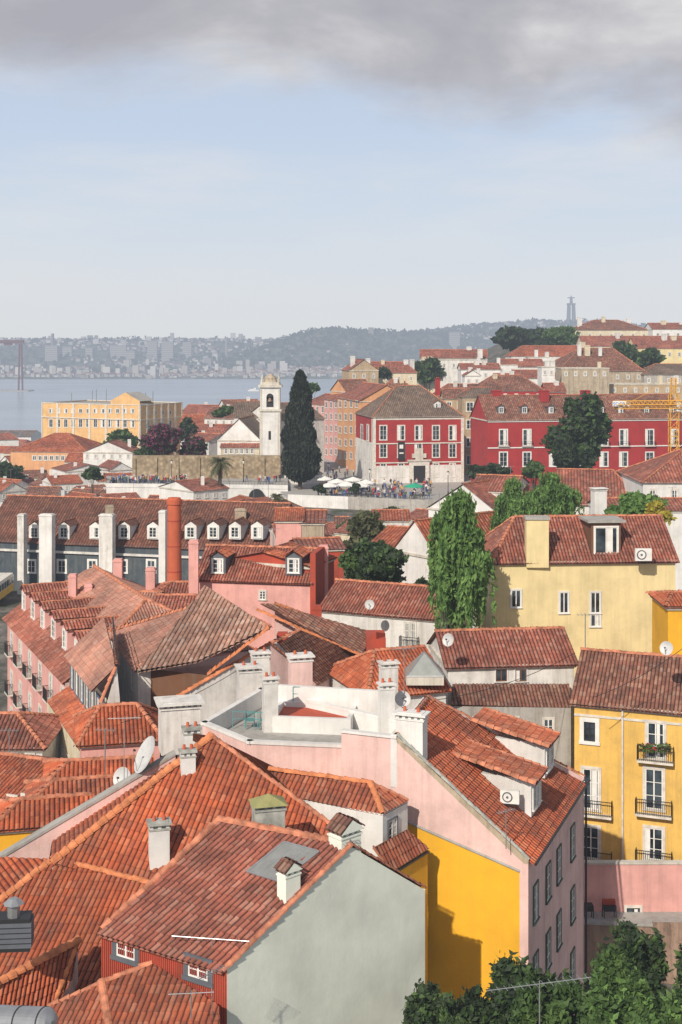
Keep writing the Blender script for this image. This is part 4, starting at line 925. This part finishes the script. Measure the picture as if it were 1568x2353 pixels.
wpx(o,r,[(340+i*17,948,6,9) for i in range(4)],sur='sframe',fw=.25); wpx(o,r,[(340+i*17,975,7,18) for i in range(4)],sur='sframe',fw=.3)
for fc in (f,r):
    for k in range(7): u=fc.L*k/6; fb(o,'pilaster','sframe',fc,max(0,u-.4),min(fc.L,u+.4),40,o.ze,0,.2)
    fb(o,'string_course','sframe',fc,0,fc.L,o.ze-5.2,o.ze-4.9,.2,.35)
u0,z=f.uz(255,905); u1=f.L
a=f.A+f.R*u0; b=f.A+f.R*u1; o.poly('pediment','palace',[V((*a.xy,o.ze)),V((*b.xy,o.ze)),V((*b.xy,o.ze+1.2)),V((*((a+b)/2).xy,o.ze+4)),V((*a.xy,o.ze+1.2))])
c=(a+b)/2-f.N*8; o.poly('pediment_back','palace',[V((*(a-f.N*8).xy,o.ze)),V((*(b-f.N*8).xy,o.ze)),V((*c.xy,o.ze+4))]); o.poly('pediment_roof','concrete',[V((*a.xy,o.ze+1.2)),V((*((a+b)/2).xy,o.ze+4)),V((*c.xy,o.ze+4)),V((*(a-f.N*8).xy,o.ze+1.2))]); o.poly('pediment_roof','concrete',[V((*b.xy,o.ze+1.2)),V((*((a+b)/2).xy,o.ze+4)),V((*c.xy,o.ze+4)),V((*(b-f.N*8).xy,o.ze+1.2))])
for px in (165,213,222,245,335,352): q=P(px,924,446); o.tube('roof_mast','metal',q,q+U*random.uniform(3,5),.12)
o.done()
H('orange_hip_house',25,200,402,398,1036,995,22,'orange','f_o2',il=10,ir=10,wins=dict(f=[(80+i*13,1052,8,10) for i in range(8)]))
LL=[(192,305,365,1038,1015,'whitec'),(150,255,345,1082,1068,'whitec'),(415,500,420,975,952,'white'),(435,535,385,1000,975,'whitec'),(470,560,400,960,935,'white'),(415,495,460,950,930,'pinkd'),
(430,480,370,1010,995,'white'),(520,600,440,938,918,'white'),(0,60,330,1130,1108,'white'),(60,130,325,1140,1118,'whitec'),(-20,50,300,1165,1150,'pinkd'),(120,190,330,1112,1092,'whitec'),
(190,250,320,1130,1115,'whitec'),(205,255,310,1142,1125,'rust'),(0,40,420,1088,1072,'white'),(40,110,380,1098,1080,'cream'),(110,160,370,1100,1085,'whitec'),(130,180,300,1150,1132,'white'),
(60,120,290,1165,1150,'whitec'),(445,525,262,1128,1100,'whitec'),(0,60,250,1190,1175,'white'),(150,240,380,1060,1040,'whitec'),(610,660,250,1170,1150,'grey'),(560,640,255,1165,1150,'white'),
(690,740,300,1090,1070,'white'),(-30,30,520,1040,1025,'cream'),(600,700,230,1180,1165,'white'),(250,330,272,1158,1146,'white'),(330,400,268,1160,1150,'whitec'),(0,30,270,1178,1160,'white'),(180,240,280,1160,1148,'whitec'),
(85,150,350,1118,1102,'pinkd'),(20,80,360,1112,1096,'whitec'),(225,300,335,1105,1088,'white'),(100,170,340,1128,1112,'whitec'),(-40,20,350,1118,1100,'white'),(150,215,310,1140,1124,'cream'),(250,305,350,1080,1062,'whitec'),(0,26,440,1062,1048,'white')]
for (xl,xr,d,ye,yr,w) in LL:
    n=max(2,int((xr-xl)/18)); o=H('tiled_cottage',xl,xr,d,d-6+random.uniform(0,14),ye,yr,random.uniform(8,13),w,random.choice(['f_or','f_o2','f_br']),kind=random.choice(['x','x','y']),wins=dict(f=[(xl+(xr-xl)*(i+.5)/n,ye+10,5,9) for i in range(n)]),done=False)
    chim(o,random.uniform(xl+5,xr-5),yr-6,yr+12,9,d+5,'whitec',style='plain'); o.done()
for i in range(4):
    x=-60+i*34; H('riverside_warehouse',x,x+30,1080,1080,1004,999,40,'whitec','f_gy',kind='x')
for i in range(46):
    x=random.uniform(-100,760); d=random.uniform(520,900); g_=T((x-CX)*d/F,d); ye=HY+(CZ-g_-random.uniform(5,9))*F/d
    H('lower_town_house',x,x+random.uniform(9,18)*F/d,d,d+random.uniform(-6,6),ye,ye-3*F/d,12,random.choice(['white','cream','whitec','pinkd']),'f_or',il=3,ir=3)
# ============================================================ TREES
weeping('weeping_pepper_tree',1055,1128,1445,160,103,17000,1,zg=55,low=.45)
weeping('weeping_pepper_tree',1180,1098,1300,120,152,10000,2,zg=56)
weeping('weeping_pepper_tree',1262,1085,1260,150,160,11000,3,zg=56)
tree('light_green_tree',1460,1132,1215,120,140,'l_light',3600,.45,zg=55)
tree('yellow_leaved_tree',1510,1150,1215,55,135,'l_yel',700,.4,zg=55)
tree('yellow_leaved_shrub',1165,1220,1262,45,118,'l_yel',700,.3,mat2='l_green',zg=55)
tree('olive_tree',845,1180,1300,110,165,'l_olive',4500,.5,zg=55); tree('dark_leafed_tree',870,1255,1350,150,125,'l_dark',6500,.36,mat2='l_green',zg=54)
tree('garden_tree',830,1262,1350,90,128,'l_green',2500,.4,zg=54); tree('dark_leafed_tree',965,1330,1420,70,118,'l_dark',1500,.4,zg=54); tree('dark_leafed_tree',1020,1370,1480,80,112,'l_dark',2000,.4,zg=54)
tree('poplar_tree',1345,912,1095,115,270,'l_dark',5200,.9,14,mat2='l_green'); tree('plaza_tree',1300,1010,1095,60,265,'l_dark',1500,.8)
tree('plaza_tree',1230,1062,1100,60,262,'l_green',1000,.7); tree('plaza_tree',1130,1065,1105,90,262,'l_dark',1500,.8)
tree('garden_tree',700,1188,1215,50,235,'l_dark',700,.6); tree('garden_tree',800,1195,1240,60,210,'l_dark',1200,.5,mat2='l_green'); tree('garden_tree',900,1165,1200,50,225,'l_dark',800,.5,mat2='l_green')
tree('hill_pine_tree',1180,755,812,125,600,'l_dark',3500,1.8,10); tree('hill_pine_tree',1235,758,800,80,620,'l_dark',1800,1.8); tree('hill_tree',1295,752,795,110,600,'l_green',2500,1.8,9); tree('hill_tree',1380,755,785,60,620,'l_dark',900,1.6)
tree('hill_tree',1425,788,832,70,480,'l_dark',1500,1.4,mat2='l_green'); tree('hill_tree',1490,802,845,90,450,'l_dark',1800,1.4,mat2='l_green'); tree('hill_tree',985,826,880,60,470,'l_dark',1400,1.4,mat2='l_green'); tree('hill_tree',880,845,870,35,440,'l_dark',500,1.2)
tree('garden_tree',280,988,1035,100,400,'l_green',1800,1.1); tree('bougainvillea',375,975,1050,90,310,'l_mag',3000,.6,mat2='l_dark'); tree('bougainvillea',450,1005,1050,85,312,'l_dark',2200,.6,mat2='l_mag')
tree('dark_leafed_tree',425,960,1010,40,380,'l_dark',900,.9); tree('garden_tree',515,932,965,50,400,'l_green',900,1.); tree('garden_tree',350,1010,1050,70,320,'l_dark',1500,.7,mat2='l_green')
tree('garden_tree',10,1062,1110,80,360,'l_dark',1200,.9,mat2='l_green'); tree('garden_tree',710,880,905,40,420,'l_green',500,1.0); tree('garden_tree',215,1075,1105,50,300,'l_dark',700,.7,mat2='l_green')
def hedge(name,px,yt,w,d,h,mat,n,size,seed,zg=53,mat2=None):
    t=P(px,yt,d); W=w*d/F; rr=random.Random(seed); lobes=[(t.x+rr.uniform(-.5,.5)*W,d+rr.uniform(-.3,.3)*W,t.z-rr.uniform(.2,.8)*h,rr.uniform(.1,.2)*W,rr.uniform(.1,.2)*W,rr.uniform(.16,.28)*h) for i in range(18)]
    o=Obj(name,V((t.x,d,zg))); limbs(o,V((t.x,d,zg)),lobes,.15); leaves(o,'foliage',mat,cloudpts(lobes,n,shell=.6),size,asp=2.0)
    if mat2: leaves(o,'foliage_light',mat2,cloudpts(lobes,n//4,shell=.25),size,asp=2.2)
    o.done()
hedge('garden_tree',1120,2235,280,52,4.5,'l_dark',15000,.17,5,mat2='l_green'); hedge('garden_tree',1330,2215,300,50,5,'l_green',17000,.17,6); hedge('garden_tree',1510,2120,200,58,6,'l_dark',12000,.2,8,mat2='l_green')
hedge('garden_shrub',1010,2285,130,50,3,'l_dark',6000,.15,9,mat2='l_green'); hedge('garden_shrub',1490,2230,220,48,5,'l_green',13000,.17,10,mat2='l_light')
def palm(name,px,yt,yb,d,w):
    b=P(px,yb,d); t=P(px,yt,d); o=Obj(name,b); rr=random.Random(3); o.tube('trunk','bark',b-U*4,t,.42,.34,10); o.tube('crown_base','bark',t-U*1.2,t+U*.2,.4,.65,10); R=w*d/F/2
    vs=[];fs=[]
    for i in range(60):
        a=rr.uniform(0,6.283); el=rr.uniform(-.7,1.2); prev=None; D=V((math.cos(a),math.sin(a),0)); S=V((-D.y,D.x,0))
        for j in range(9):
            s=j/8; q=t+D*R*s*math.cos(el*(1-.3*s))+U*(R*math.sin(el)*s-1.5*s*s*R*.5)
            if prev is not None:
                k=.5*math.sin(math.pi*min(.95,s+.1))*R*.4
                for sg in (-1,1):
                    for m in (0,.5):
                        p0=prev.lerp(q,m); n=len(vs); vs+= [tuple(p0),tuple(p0+(q-prev)*.35),tuple(p0+S*sg*k+(q-prev)*.9-U*k*.7)]; fs.append([n,n+1,n+2])
            prev=q
    o.arr('fronds','l_olive',vs,fs); o.done()
palm('palm_tree',506,1060,1150,268,76); palm('palm_tree',637,1140,1175,240,50)
# ============================================================ PLAZA LIFE
def body(pose,name):
    J=[(0,0,.95),(0,0,1.2),(0,0,1.42),(0,0,1.52),(0,0,1.66),(.2,0,1.4),(-.2,0,1.4)]
    s=pose
    J+=[(.25,.05*s,1.12),(.24,.16*s,.86),(-.25,-.05*s,1.12),(-.24,-.02*s,.86),(.1,0,.9),(.11,.16*s,.5),(.11,.08*s,.06),(.11,.08*s-.16,.03),(-.1,0,.9),(-.11,-.12*s,.5),(-.11,-.26*s,.06),(-.11,-.26*s-.16,.03)]
    E=[(0,1),(1,2),(2,3),(3,4),(2,5),(2,6),(5,7),(7,8),(6,9),(9,10),(0,11),(11,12),(12,13),(13,14),(0,15),(15,16),(16,17),(17,18)]
    R=[.15,.14,.15,.06,.11,.075,.075,.055,.04,.055,.04,.1,.07,.05,.045,.1,.07,.05,.045]
    me=bpy.data.meshes.new('b'); me.from_pydata(J,E,[]); ob=bpy.data.objects.new('b',me); bpy.context.scene.collection.objects.link(ob)
    md=ob.modifiers.new('s','SKIN'); 
    for i,r in enumerate(R): me.skin_vertices[0].data[i].radius=(r,r*.8 if i<3 else r)
    me.skin_vertices[0].data[0].use_root=True
    ob.modifiers.new('ss','SUBSURF').levels=1
    dg=bpy.context.evaluated_depsgraph_get(); m2=bpy.data.meshes.new_from_object(ob.evaluated_get(dg)); bpy.data.objects.remove(ob); return m2
bases=[body(1,'a'),body(.3,'b'),body(-.8,'c')]
MT['skin']=plain('skin',(.45,.26,.18),.6); MT['hair']=plain('dark_hair',(.03,.02,.015),.7)
cl=[(.02,.02,.03),(.5,.48,.46),(.4,.03,.03),(.04,.09,.25),(.1,.09,.08),(.5,.3,.1),(.05,.12,.08),(.7,.7,.72)]
for i,c in enumerate(cl): MT['c%d'%i]=plain('cloth',c,.9)
vari=[]
for i in range(12):
    m=bases[i%3].copy(); m.materials.clear(); m.materials.append(MT['c%d'%random.choice([0,3,4,0])]); m.materials.append(MT['c%d'%(i%8)]); m.materials.append(MT['skin']); m.materials.append(MT['hair'])
    for p in m.polygons:
        c=p.center; p.use_smooth=True
        p.material_index=0 if (c.z<.92 and abs(c.x)<.2) else (2 if (c.z<.93 or 1.47<c.z) else 1)
        if c.z>1.68 or (c.z>1.58 and c.y>.03): p.material_index=3
    vari.append(m)
def person(x,y,z):
    ob=bpy.data.objects.new('pedestrian',random.choice(vari)); ob.location=(x,y,z+.0); ob.rotation_euler=(0,0,random.uniform(0,6.28)); s=random.uniform(.96,1.12); ob.scale=(s,s,s); bpy.context.scene.collection.objects.link(ob)
for i in range(100):
    px=random.uniform(255,430) if i<90 else random.uniform(560,655); d=random.uniform(290.8,298); person((px-CX)*d/F,d,tz2)
for i in range(90):
    px=random.uniform(850,990); d=random.uniform(268,299); person((px-CX)*d/F,d,pz)
for i in range(16):
    px=random.uniform(748,815); d=random.uniform(300,330); person((px-CX)*d/F,d,pz)
for i in range(30):
    px=random.uniform(735,850); d=random.uniform(273,292); person((px-CX)*d/F,d,pz)
def parasol(px,py,d,mat):
    t=P(px,py,d); t.z=pz+2.9; o=Obj('parasol',V((t.x,t.y,pz))); o.tube('pole','metal',V((t.x,t.y,pz)),t,.04,n=6); n=8; r=2.1
    vs=[tuple(t)]+[(t.x+math.cos(6.283*i/n)*r,t.y+math.sin(6.283*i/n)*r,t.z-.65) for i in range(n)]+[(t.x+math.cos(6.283*i/n)*r,t.y+math.sin(6.283*i/n)*r,t.z-.85) for i in range(n)]
    o.arr('canopy',mat,vs,[[0,1+i,1+(i+1)%n] for i in range(n)]); o.arr('valance',mat,vs,[[1+i,1+(i+1)%n,9+(i+1)%n,9+i] for i in range(n)])
    o.tube('base','concrete',V((t.x,t.y,pz)),V((t.x,t.y,pz+.12)),.35); o.done()
for (x,y,d) in ((745,1090,291),(775,1100,285),(797,1104,279),(828,1106,277),(757,1106,277),(812,1098,289),(842,1098,283)): parasol(x,y,d,'awn')
parasol(952,1114,276,'awng')
for i in range(14):
    px=random.uniform(735,850); d=random.uniform(273,290); c=V(((px-CX)*d/F,d,pz)); o=Obj('cafe_table',c); o.tube('stem','iron',c,c+U*.72,.05); o.tube('top','iron',c+U*.72,c+U*.76,.4,n=16); o.tube('foot','iron',c,c+U*.04,.28)
    for a in (0,2.1,4.2):
        q=c+V((math.cos(a)*.75,math.sin(a)*.75,0)); 
        for dx in (-.18,.15):
            for dy in (-.18,.15): o.box('chair_leg','iron',q+V((dx,dy,0)),V((.03,0,0)),V((0,.03,0)),U*.45)
        o.box('chair_seat','iron',q+V((-.2,-.2,.45)),V((.4,0,0)),V((0,.4,0)),U*.04); o.box('chair_back','iron',q+V((math.cos(a)*.2-.18,math.sin(a)*.2-.02,.49)),V((.36,0,0)),V((0,.04,0)),U*.4)
    o.done()
tree('plaza_shrub',815,1112,1130,24,271,'l_dark',300,.5,zg=pz-3); tree('plaza_shrub',735,1112,1132,30,272,'l_dark',400,.5,zg=pz-3)
def lamp(px,yb,d,z):
    c=V(((px-CX)*d/F,d,z)); o=Obj('street_lamp',c); o.tube('post','iron',c,c+U*4.2,.09,.05); o.tube('base','iron',c,c+U*.7,.16,.12); o.tube('lantern','frame',c+U*4.2,c+U*4.8,.15,.28,6); o.tube('lantern_cap','iron',c+U*4.8,c+U*5.05,.32,.05,6); o.done()
lamp(1030,0,280,pz); lamp(850,0,285,pz); lamp(755,0,300,pz); lamp(395,0,296,tz2); lamp(560,0,296,tz2)
c=P(-58,1388,172); o=Obj('yellow_tram',c); X=V((3.2,0,0)); Yv=V((0,8,0))
MT['tram']=plain('tram_yellow',(.7,.42,.03),.4); MT['tramw']=plain('tram_cream',(.75,.72,.65),.4)
o.box('lower_body','tram',c+U*.45,X,Yv,U*1.0); o.box('upper_body','tramw',c+U*1.45,X,Yv,U*1.1); o.box('roof','tramw',c+U*2.55+V((.1,.1,0)),X*.94,Yv*.97,U*.25)
for i in range(3): o.box('front_windows','glass',c+V((.15+i*1.0,-.02,1.5)),V((.85,0,0)),V((0,.03,0)),U*.85)
for i in range(6): o.box('side_windows','glass',c+V((3.19,.3+i*1.28,1.5)),V((.03,0,0)),V((0,1.05,0)),U*.85)
o.tube('headlight','frame',c+V((1.6,-.05,1.0)),c+V((1.6,.0,1.0)),.18); o.tube('trolley_pole','iron',c+V((1.6,4,2.8)),c+V((1.6,8,4.6)),.04)
for y in (1.5,6.2):
    for x in (.3,2.6): o.tube('wheel','iron',c+V((x,y,.35)),c+V((x+.2,y,.35)),.35,n=14)
o.done()
# ============================================================ crane, far things
MT['crane']=plain('crane_yellow',(.65,.33,.03),.5); MT['blue']=plain('sign_blue',(.05,.2,.5),.5)
o=Obj('construction_crane',P(1548,1060,235)); d=235
def lattice(a,b,w,mat,n):
    ax=(b-a).normalized(); x=ax.orthogonal().normalized() if abs(ax.z)<.9 else V((1,0,0)); y=ax.cross(x); cs=[(x*i+y*j)*w/2 for i,j in ((-1,-1),(1,-1),(1,1),(-1,1))]
    for c in cs: o.tube('chord',mat,a+c,b+c,.09,n=4)
    for k in range(n):
        p=a.lerp(b,k/n);q=a.lerp(b,(k+1)/n)
        for i in range(4): o.tube('lacing',mat,p+cs[i],q+cs[(i+1)%4],.05,n=4); o.tube('lacing',mat,q+cs[i],q+cs[(i+1)%4],.05,n=4)
lattice(V((*P(1548,0,d).xy,57)),P(1548,905,d),1.5,'crane',16); lattice(P(1410,930,d+4),P(1640,928,d-4),1.0,'crane',22); lattice(P(1548,905,d),P(1548,868,d),.8,'crane',3)
o.tube('tie','crane',P(1548,870,d),P(1440,928,d+3),.05,n=4); o.tube('tie','crane',P(1548,870,d),P(1630,926,d-3),.05,n=4); o.box('cab','frame',P(1555,945,d-1),V((1.4,0,0)),V((0,1.2,0)),U*1.8)
o.box('name_board','frame',P(1408,933,d+3),V((3.3,0,0)),V((0,.05,0)),U*.95)
e=o.done()
cu=bpy.data.curves.new('crane_lettering','FONT'); cu.body='SOCILVA'; cu.size=.85; cu.extrude=.01; to=bpy.data.objects.new('crane_lettering',cu); to.data.materials.append(MT['blue']); to.rotation_euler=(math.pi/2,0,0)
q=P(1409,931.5,d+2.96); to.location=q-e.location; to.parent=e; bpy.context.scene.collection.objects.link(to)
MT['mon']=plain('monument_concrete',(.13,.14,.16),.9)
o=Obj('christ_statue_monument',P(1314,755,5000)); d=5000
for dx in (-1,1):
    for dy in (0,1):
        a=P(1314,760,d)+V((dx*13,dy*26,0)); b=P(1314,700,d)+V((dx*8.5,5+dy*15,0)); a.z=60; o.tube('pillar','mon',a,b,8.5,5.5,8)
b=P(1314,700,d); o.box('plinth_top','mon',V((b.x-15,b.y,b.z)),V((30,0,0)),V((0,25,0)),U*6)
o.tube('robe','mon',V((b.x,b.y+12,b.z+6)),V((b.x,b.y+12,b.z+28)),6,4.5,12); o.tube('shoulders','mon',V((b.x,b.y+12,b.z+28)),V((b.x,b.y+12,b.z+31)),5,2.2,12)
for s in (-1,1): o.tube('arm','mon',V((b.x,b.y+12,b.z+27.5)),V((b.x+s*14,b.y+12,b.z+27)),2.6,1.6,8)
o.tube('head','mon',V((b.x,b.y+12,b.z+30)),V((b.x,b.y+12,b.z+36)),2.3,1.6,10); o.done()
o=Obj('shipyard_gantry_crane',P(20,850,2600)); d=2600
MT['gan']=plain('gantry_red',(.10,.02,.02),.7)
a=P(-120,789,d);b=P(54,789,d); o.box('beam','gan',a,b-a,V((0,10,0)),U*7); o.box('trolley','gan',P(10,793,d),V((14,0,0)),V((0,12,0)),U*5)
for x in (48,-110):
    for k in (-1,1): p=P(x,790,d); o.tube('leg','gan',V((p.x+k*2,p.y,p.z)),V((p.x+k*4,p.y,-2)),2.0,2.0,6)
    for z_ in (25,50,72): o.box('brace','gan',V((p.x-4,p.y,z_)),V((8,0,0)),V((0,2,0)),U*1.5)
o.box('dock','concrete',V((P(-300,0,d).x,d-15,-3)),V((P(70,0,d).x-P(-300,0,d).x,0,0)),V((0,50,0)),U*5)
o.done()
o=Obj('distant_city',V((0,4500,50)))
for i,(c) in enumerate([(.50,.48,.45),(.36,.34,.31),(.22,.21,.20),(.22,.10,.08)]): MT['far%d'%i]=plain('distant_building',c,.9)
for i in range(6200):
    y=random.uniform(3590,5900) if random.random()<.8 else random.uniform(3590,3800); x=random.uniform(-.28,.24)*y
    g_=T(x,y)
    if g_<1: continue
    if nz(x,y,260)<-.12 and y>3800: continue
    if math.exp(-((x+60)/250)**2-((y-4150)/330)**2)>.22 and random.random()<.95: continue
    if x>150 and random.random()<.6: continue
    w=random.uniform(6,16);dp=random.uniform(8,16);h=random.uniform(4,10)
    if random.random()<.06 and x<-150: h=random.uniform(14,32); w=random.uniform(9,20)
    o.box('buildings',random.choice(['far0','far1','far1','far2']),V((x,y,g_-8)),V((w,random.uniform(-4,4),0)),V((0,dp,0)),U*(h+8))
    if random.random()<.6 and h<13: o.box('roofs','far3',V((x-.4,y-.5,g_+h)),V((w+.8,0,0)),V((0,dp,0)),U*1.6)
for (px,yt,w) in ((118,793,28),(150,796,30),(272,793,36),(350,782,22),(385,784,26),(430,786,20),(520,774,5),(853,752,12),(1045,762,24),(120,766,4),(790,778,8),(300,806,20),(205,800,16)):
    d=4300+random.uniform(-80,80); q=P(px,yt,d); W=w*d/F; o.box('tower_blocks','far2',V((q.x-W/2,d,5)),V((W,0,0)),V((0,20,0)),U*(q.z-5))
    for k in range(int((CZ+40)/7)):
        zf=8+k*7
        if zf<q.z-4 and w>12: o.box('floor_bands','far1',V((q.x-W/2-.3,d-.6,zf)),V((W+.6,0,0)),V((0,.6,0)),U*2.6)
o.done()
o=Obj('distant_trees',V((0,4300,50))); C=[]
for i in range(9000):
    y=random.uniform(3650,5800); x=random.uniform(-.28,.25)*y; g_=T(x,y)
    hd=math.exp(-((x+60)/260)**2-((y-4150)/350)**2)>.2 or x>100
    if not hd and random.random()<.75: continue
    C.append((x,y,g_+random.uniform(0,9)))
C=np.array(C); C=np.concatenate([C+rng.normal(0,5,C.shape)*[1,1,.5] for k in range(3)]); leaves(o,'foliage','l_dark',C,11); o.done()
o=Obj('ferry_boat',P(578,897,2600)); c=P(570,899,2600); c.z=.2; o.box('hull','frame',c,V((22,0,0)),V((0,6,0)),U*2.4); o.box('cabin','frame',c+V((4,1,2.4)),V((12,0,0)),V((0,4,0)),U*2.4); o.box('bridge','frame',c+V((12,1.5,4.8)),V((4,0,0)),V((0,3,0)),U*2); o.tube('funnel','red',c+V((7,3,4.8)),c+V((7,3,7)),.8); o.done()
# ============================================================ LIGHT, SKY, CAMERA
S=V((-.34,-.70,.58)).normalized()
ld=bpy.data.lights.new('sun','SUN'); ld.energy=4.4; ld.angle=math.radians(.6); ld.color=(1,.91,.78); lo=bpy.data.objects.new('sun',ld); lo.rotation_euler=S.to_track_quat('Z','Y').to_euler(); bpy.context.scene.collection.objects.link(lo)
w=bpy.data.worlds.new('World'); bpy.context.scene.world=w; w.use_nodes=True; nt=w.node_tree; nt.nodes.clear(); NN=nt.nodes.new; LK=nt.links.new
out=NN('ShaderNodeOutputWorld'); sky=NN('ShaderNodeTexSky'); sky.sky_type='NISHITA'; sky.sun_disc=False; sky.sun_elevation=math.asin(S.z); sky.sun_rotation=math.atan2(S.x,S.y); sky.dust_density=2
bg=NN('ShaderNodeBackground'); bg.inputs[1].default_value=.08; LK(sky.outputs[0],bg.inputs[0])
tc=NN('ShaderNodeTexCoord'); sx=NN('ShaderNodeSeparateXYZ'); LK(tc.outputs['Generated'],sx.inputs[0])
def mth(op,a,b=None,clamp=False):
    x=NN('ShaderNodeMath'); x.operation=op; x.use_clamp=clamp
    for i,v in enumerate((a,b)):
        if v is None: continue
        if isinstance(v,(int,float)): x.inputs[i].default_value=v
        else: LK(v,x.inputs[i])
    return x.outputs[0]
def rmp(f,st,interp='LINEAR'):
    x=NN('ShaderNodeValToRGB'); x.color_ramp.interpolation=interp; e=x.color_ramp.elements
    while len(e)<len(st): e.new(.5)
    for i,(p,c) in enumerate(st): e[i].position=p; e[i].color=(*c,1)
    LK(f,x.inputs[0]); return x.outputs[0]
z=sx.outputs[2]; zm=mth('MULTIPLY',z,3.0,True)
base=rmp(zm,[(0,(.72,.74,.76)),(.12,(.72,.75,.79)),(.3,(.64,.72,.82)),(.5,(.56,.66,.82)),(.62,(.54,.64,.80)),(1,(.33,.45,.63))])
# cloud field in direction space, flattened towards the horizon
mpc=NN('ShaderNodeMapping'); mpc.inputs['Scale'].default_value=(1,1,2.1); LK(tc.outputs['Generated'],mpc.inputs[0])
def nse(sc_,det,off,rg=.5,dist=0,zs=1):
    mp=NN('ShaderNodeMapping'); mp.inputs['Location'].default_value=off; mp.inputs['Scale'].default_value=(1,1,zs); LK(mpc.outputs[0],mp.inputs[0])
    n=NN('ShaderNodeTexNoise'); n.inputs['Scale'].default_value=sc_; n.inputs['Detail'].default_value=det; n.inputs['Roughness'].default_value=rg; n.inputs['Distortion'].default_value=dist; LK(mp.outputs[0],n.inputs['Vector']); return n.outputs['Fac']
n1=nse(5,8,(2.3,1.1,0.2),rg=.55,dist=.2); n2=nse(4,8,(5.2,7.7,0),rg=.6,zs=2.6); n3=nse(6,8,(9,3.6,.4),rg=.55,dist=.25)
edge=mth('ADD',z,mth('MULTIPLY',mth('SUBTRACT',n1,.5),.15)); edge=mth('ADD',edge,mth('MULTIPLY',sx.outputs[0],.10))
cm=rmp(edge,[(.155,(0,0,0)),(.21,(1,1,1))],'EASE')
ccol=rmp(n3,[(.36,(.43,.43,.475)),(.48,(.50,.495,.53)),(.58,(.62,.61,.63)),(.68,(.78,.77,.76))])
wis=rmp(n2,[(.46,(0,0,0)),(.66,(1,1,1))])
m1=NN('ShaderNodeMix'); m1.data_type='RGBA'; LK(mth('MULTIPLY',wis,.55),m1.inputs[0]); LK(base,m1.inputs[6]); m1.inputs[7].default_value=(.74,.76,.80,1)
m2=NN('ShaderNodeMix'); m2.data_type='RGBA'; LK(cm,m2.inputs[0]); LK(m1.outputs[2],m2.inputs[6]); LK(ccol,m2.inputs[7])
bg2=NN('ShaderNodeBackground'); LK(m2.outputs[2],bg2.inputs[0]); bg2.inputs[1].default_value=1.0
up=rmp(z,[(0,(.97,.97,.97)),(.3,(.95,.95,.95)),(.6,(.4,.4,.4)),(1,(.3,.3,.3))])
mx=NN('ShaderNodeMixShader'); LK(up,mx.inputs[0]); LK(bg.outputs[0],mx.inputs[1]); LK(bg2.outputs[0],mx.inputs[2]); LK(mx.outputs[0],out.inputs[0])
cam=bpy.data.cameras.new('camera'); co=bpy.data.objects.new('camera',cam); bpy.context.scene.collection.objects.link(co)
co.location=(0,0,CZ); co.rotation_euler=(math.pi/2,0,0); cam.sensor_fit='VERTICAL'; cam.sensor_height=36; cam.lens=F/2352*36; cam.shift_y=-381/2352; cam.clip_end=60000; cam.clip_start=.5
bpy.context.scene.camera=co
vs=bpy.context.scene.view_settings; vs.view_transform='Standard'; vs.look='None'; vs.exposure=0
print('objects',len(bpy.data.objects))
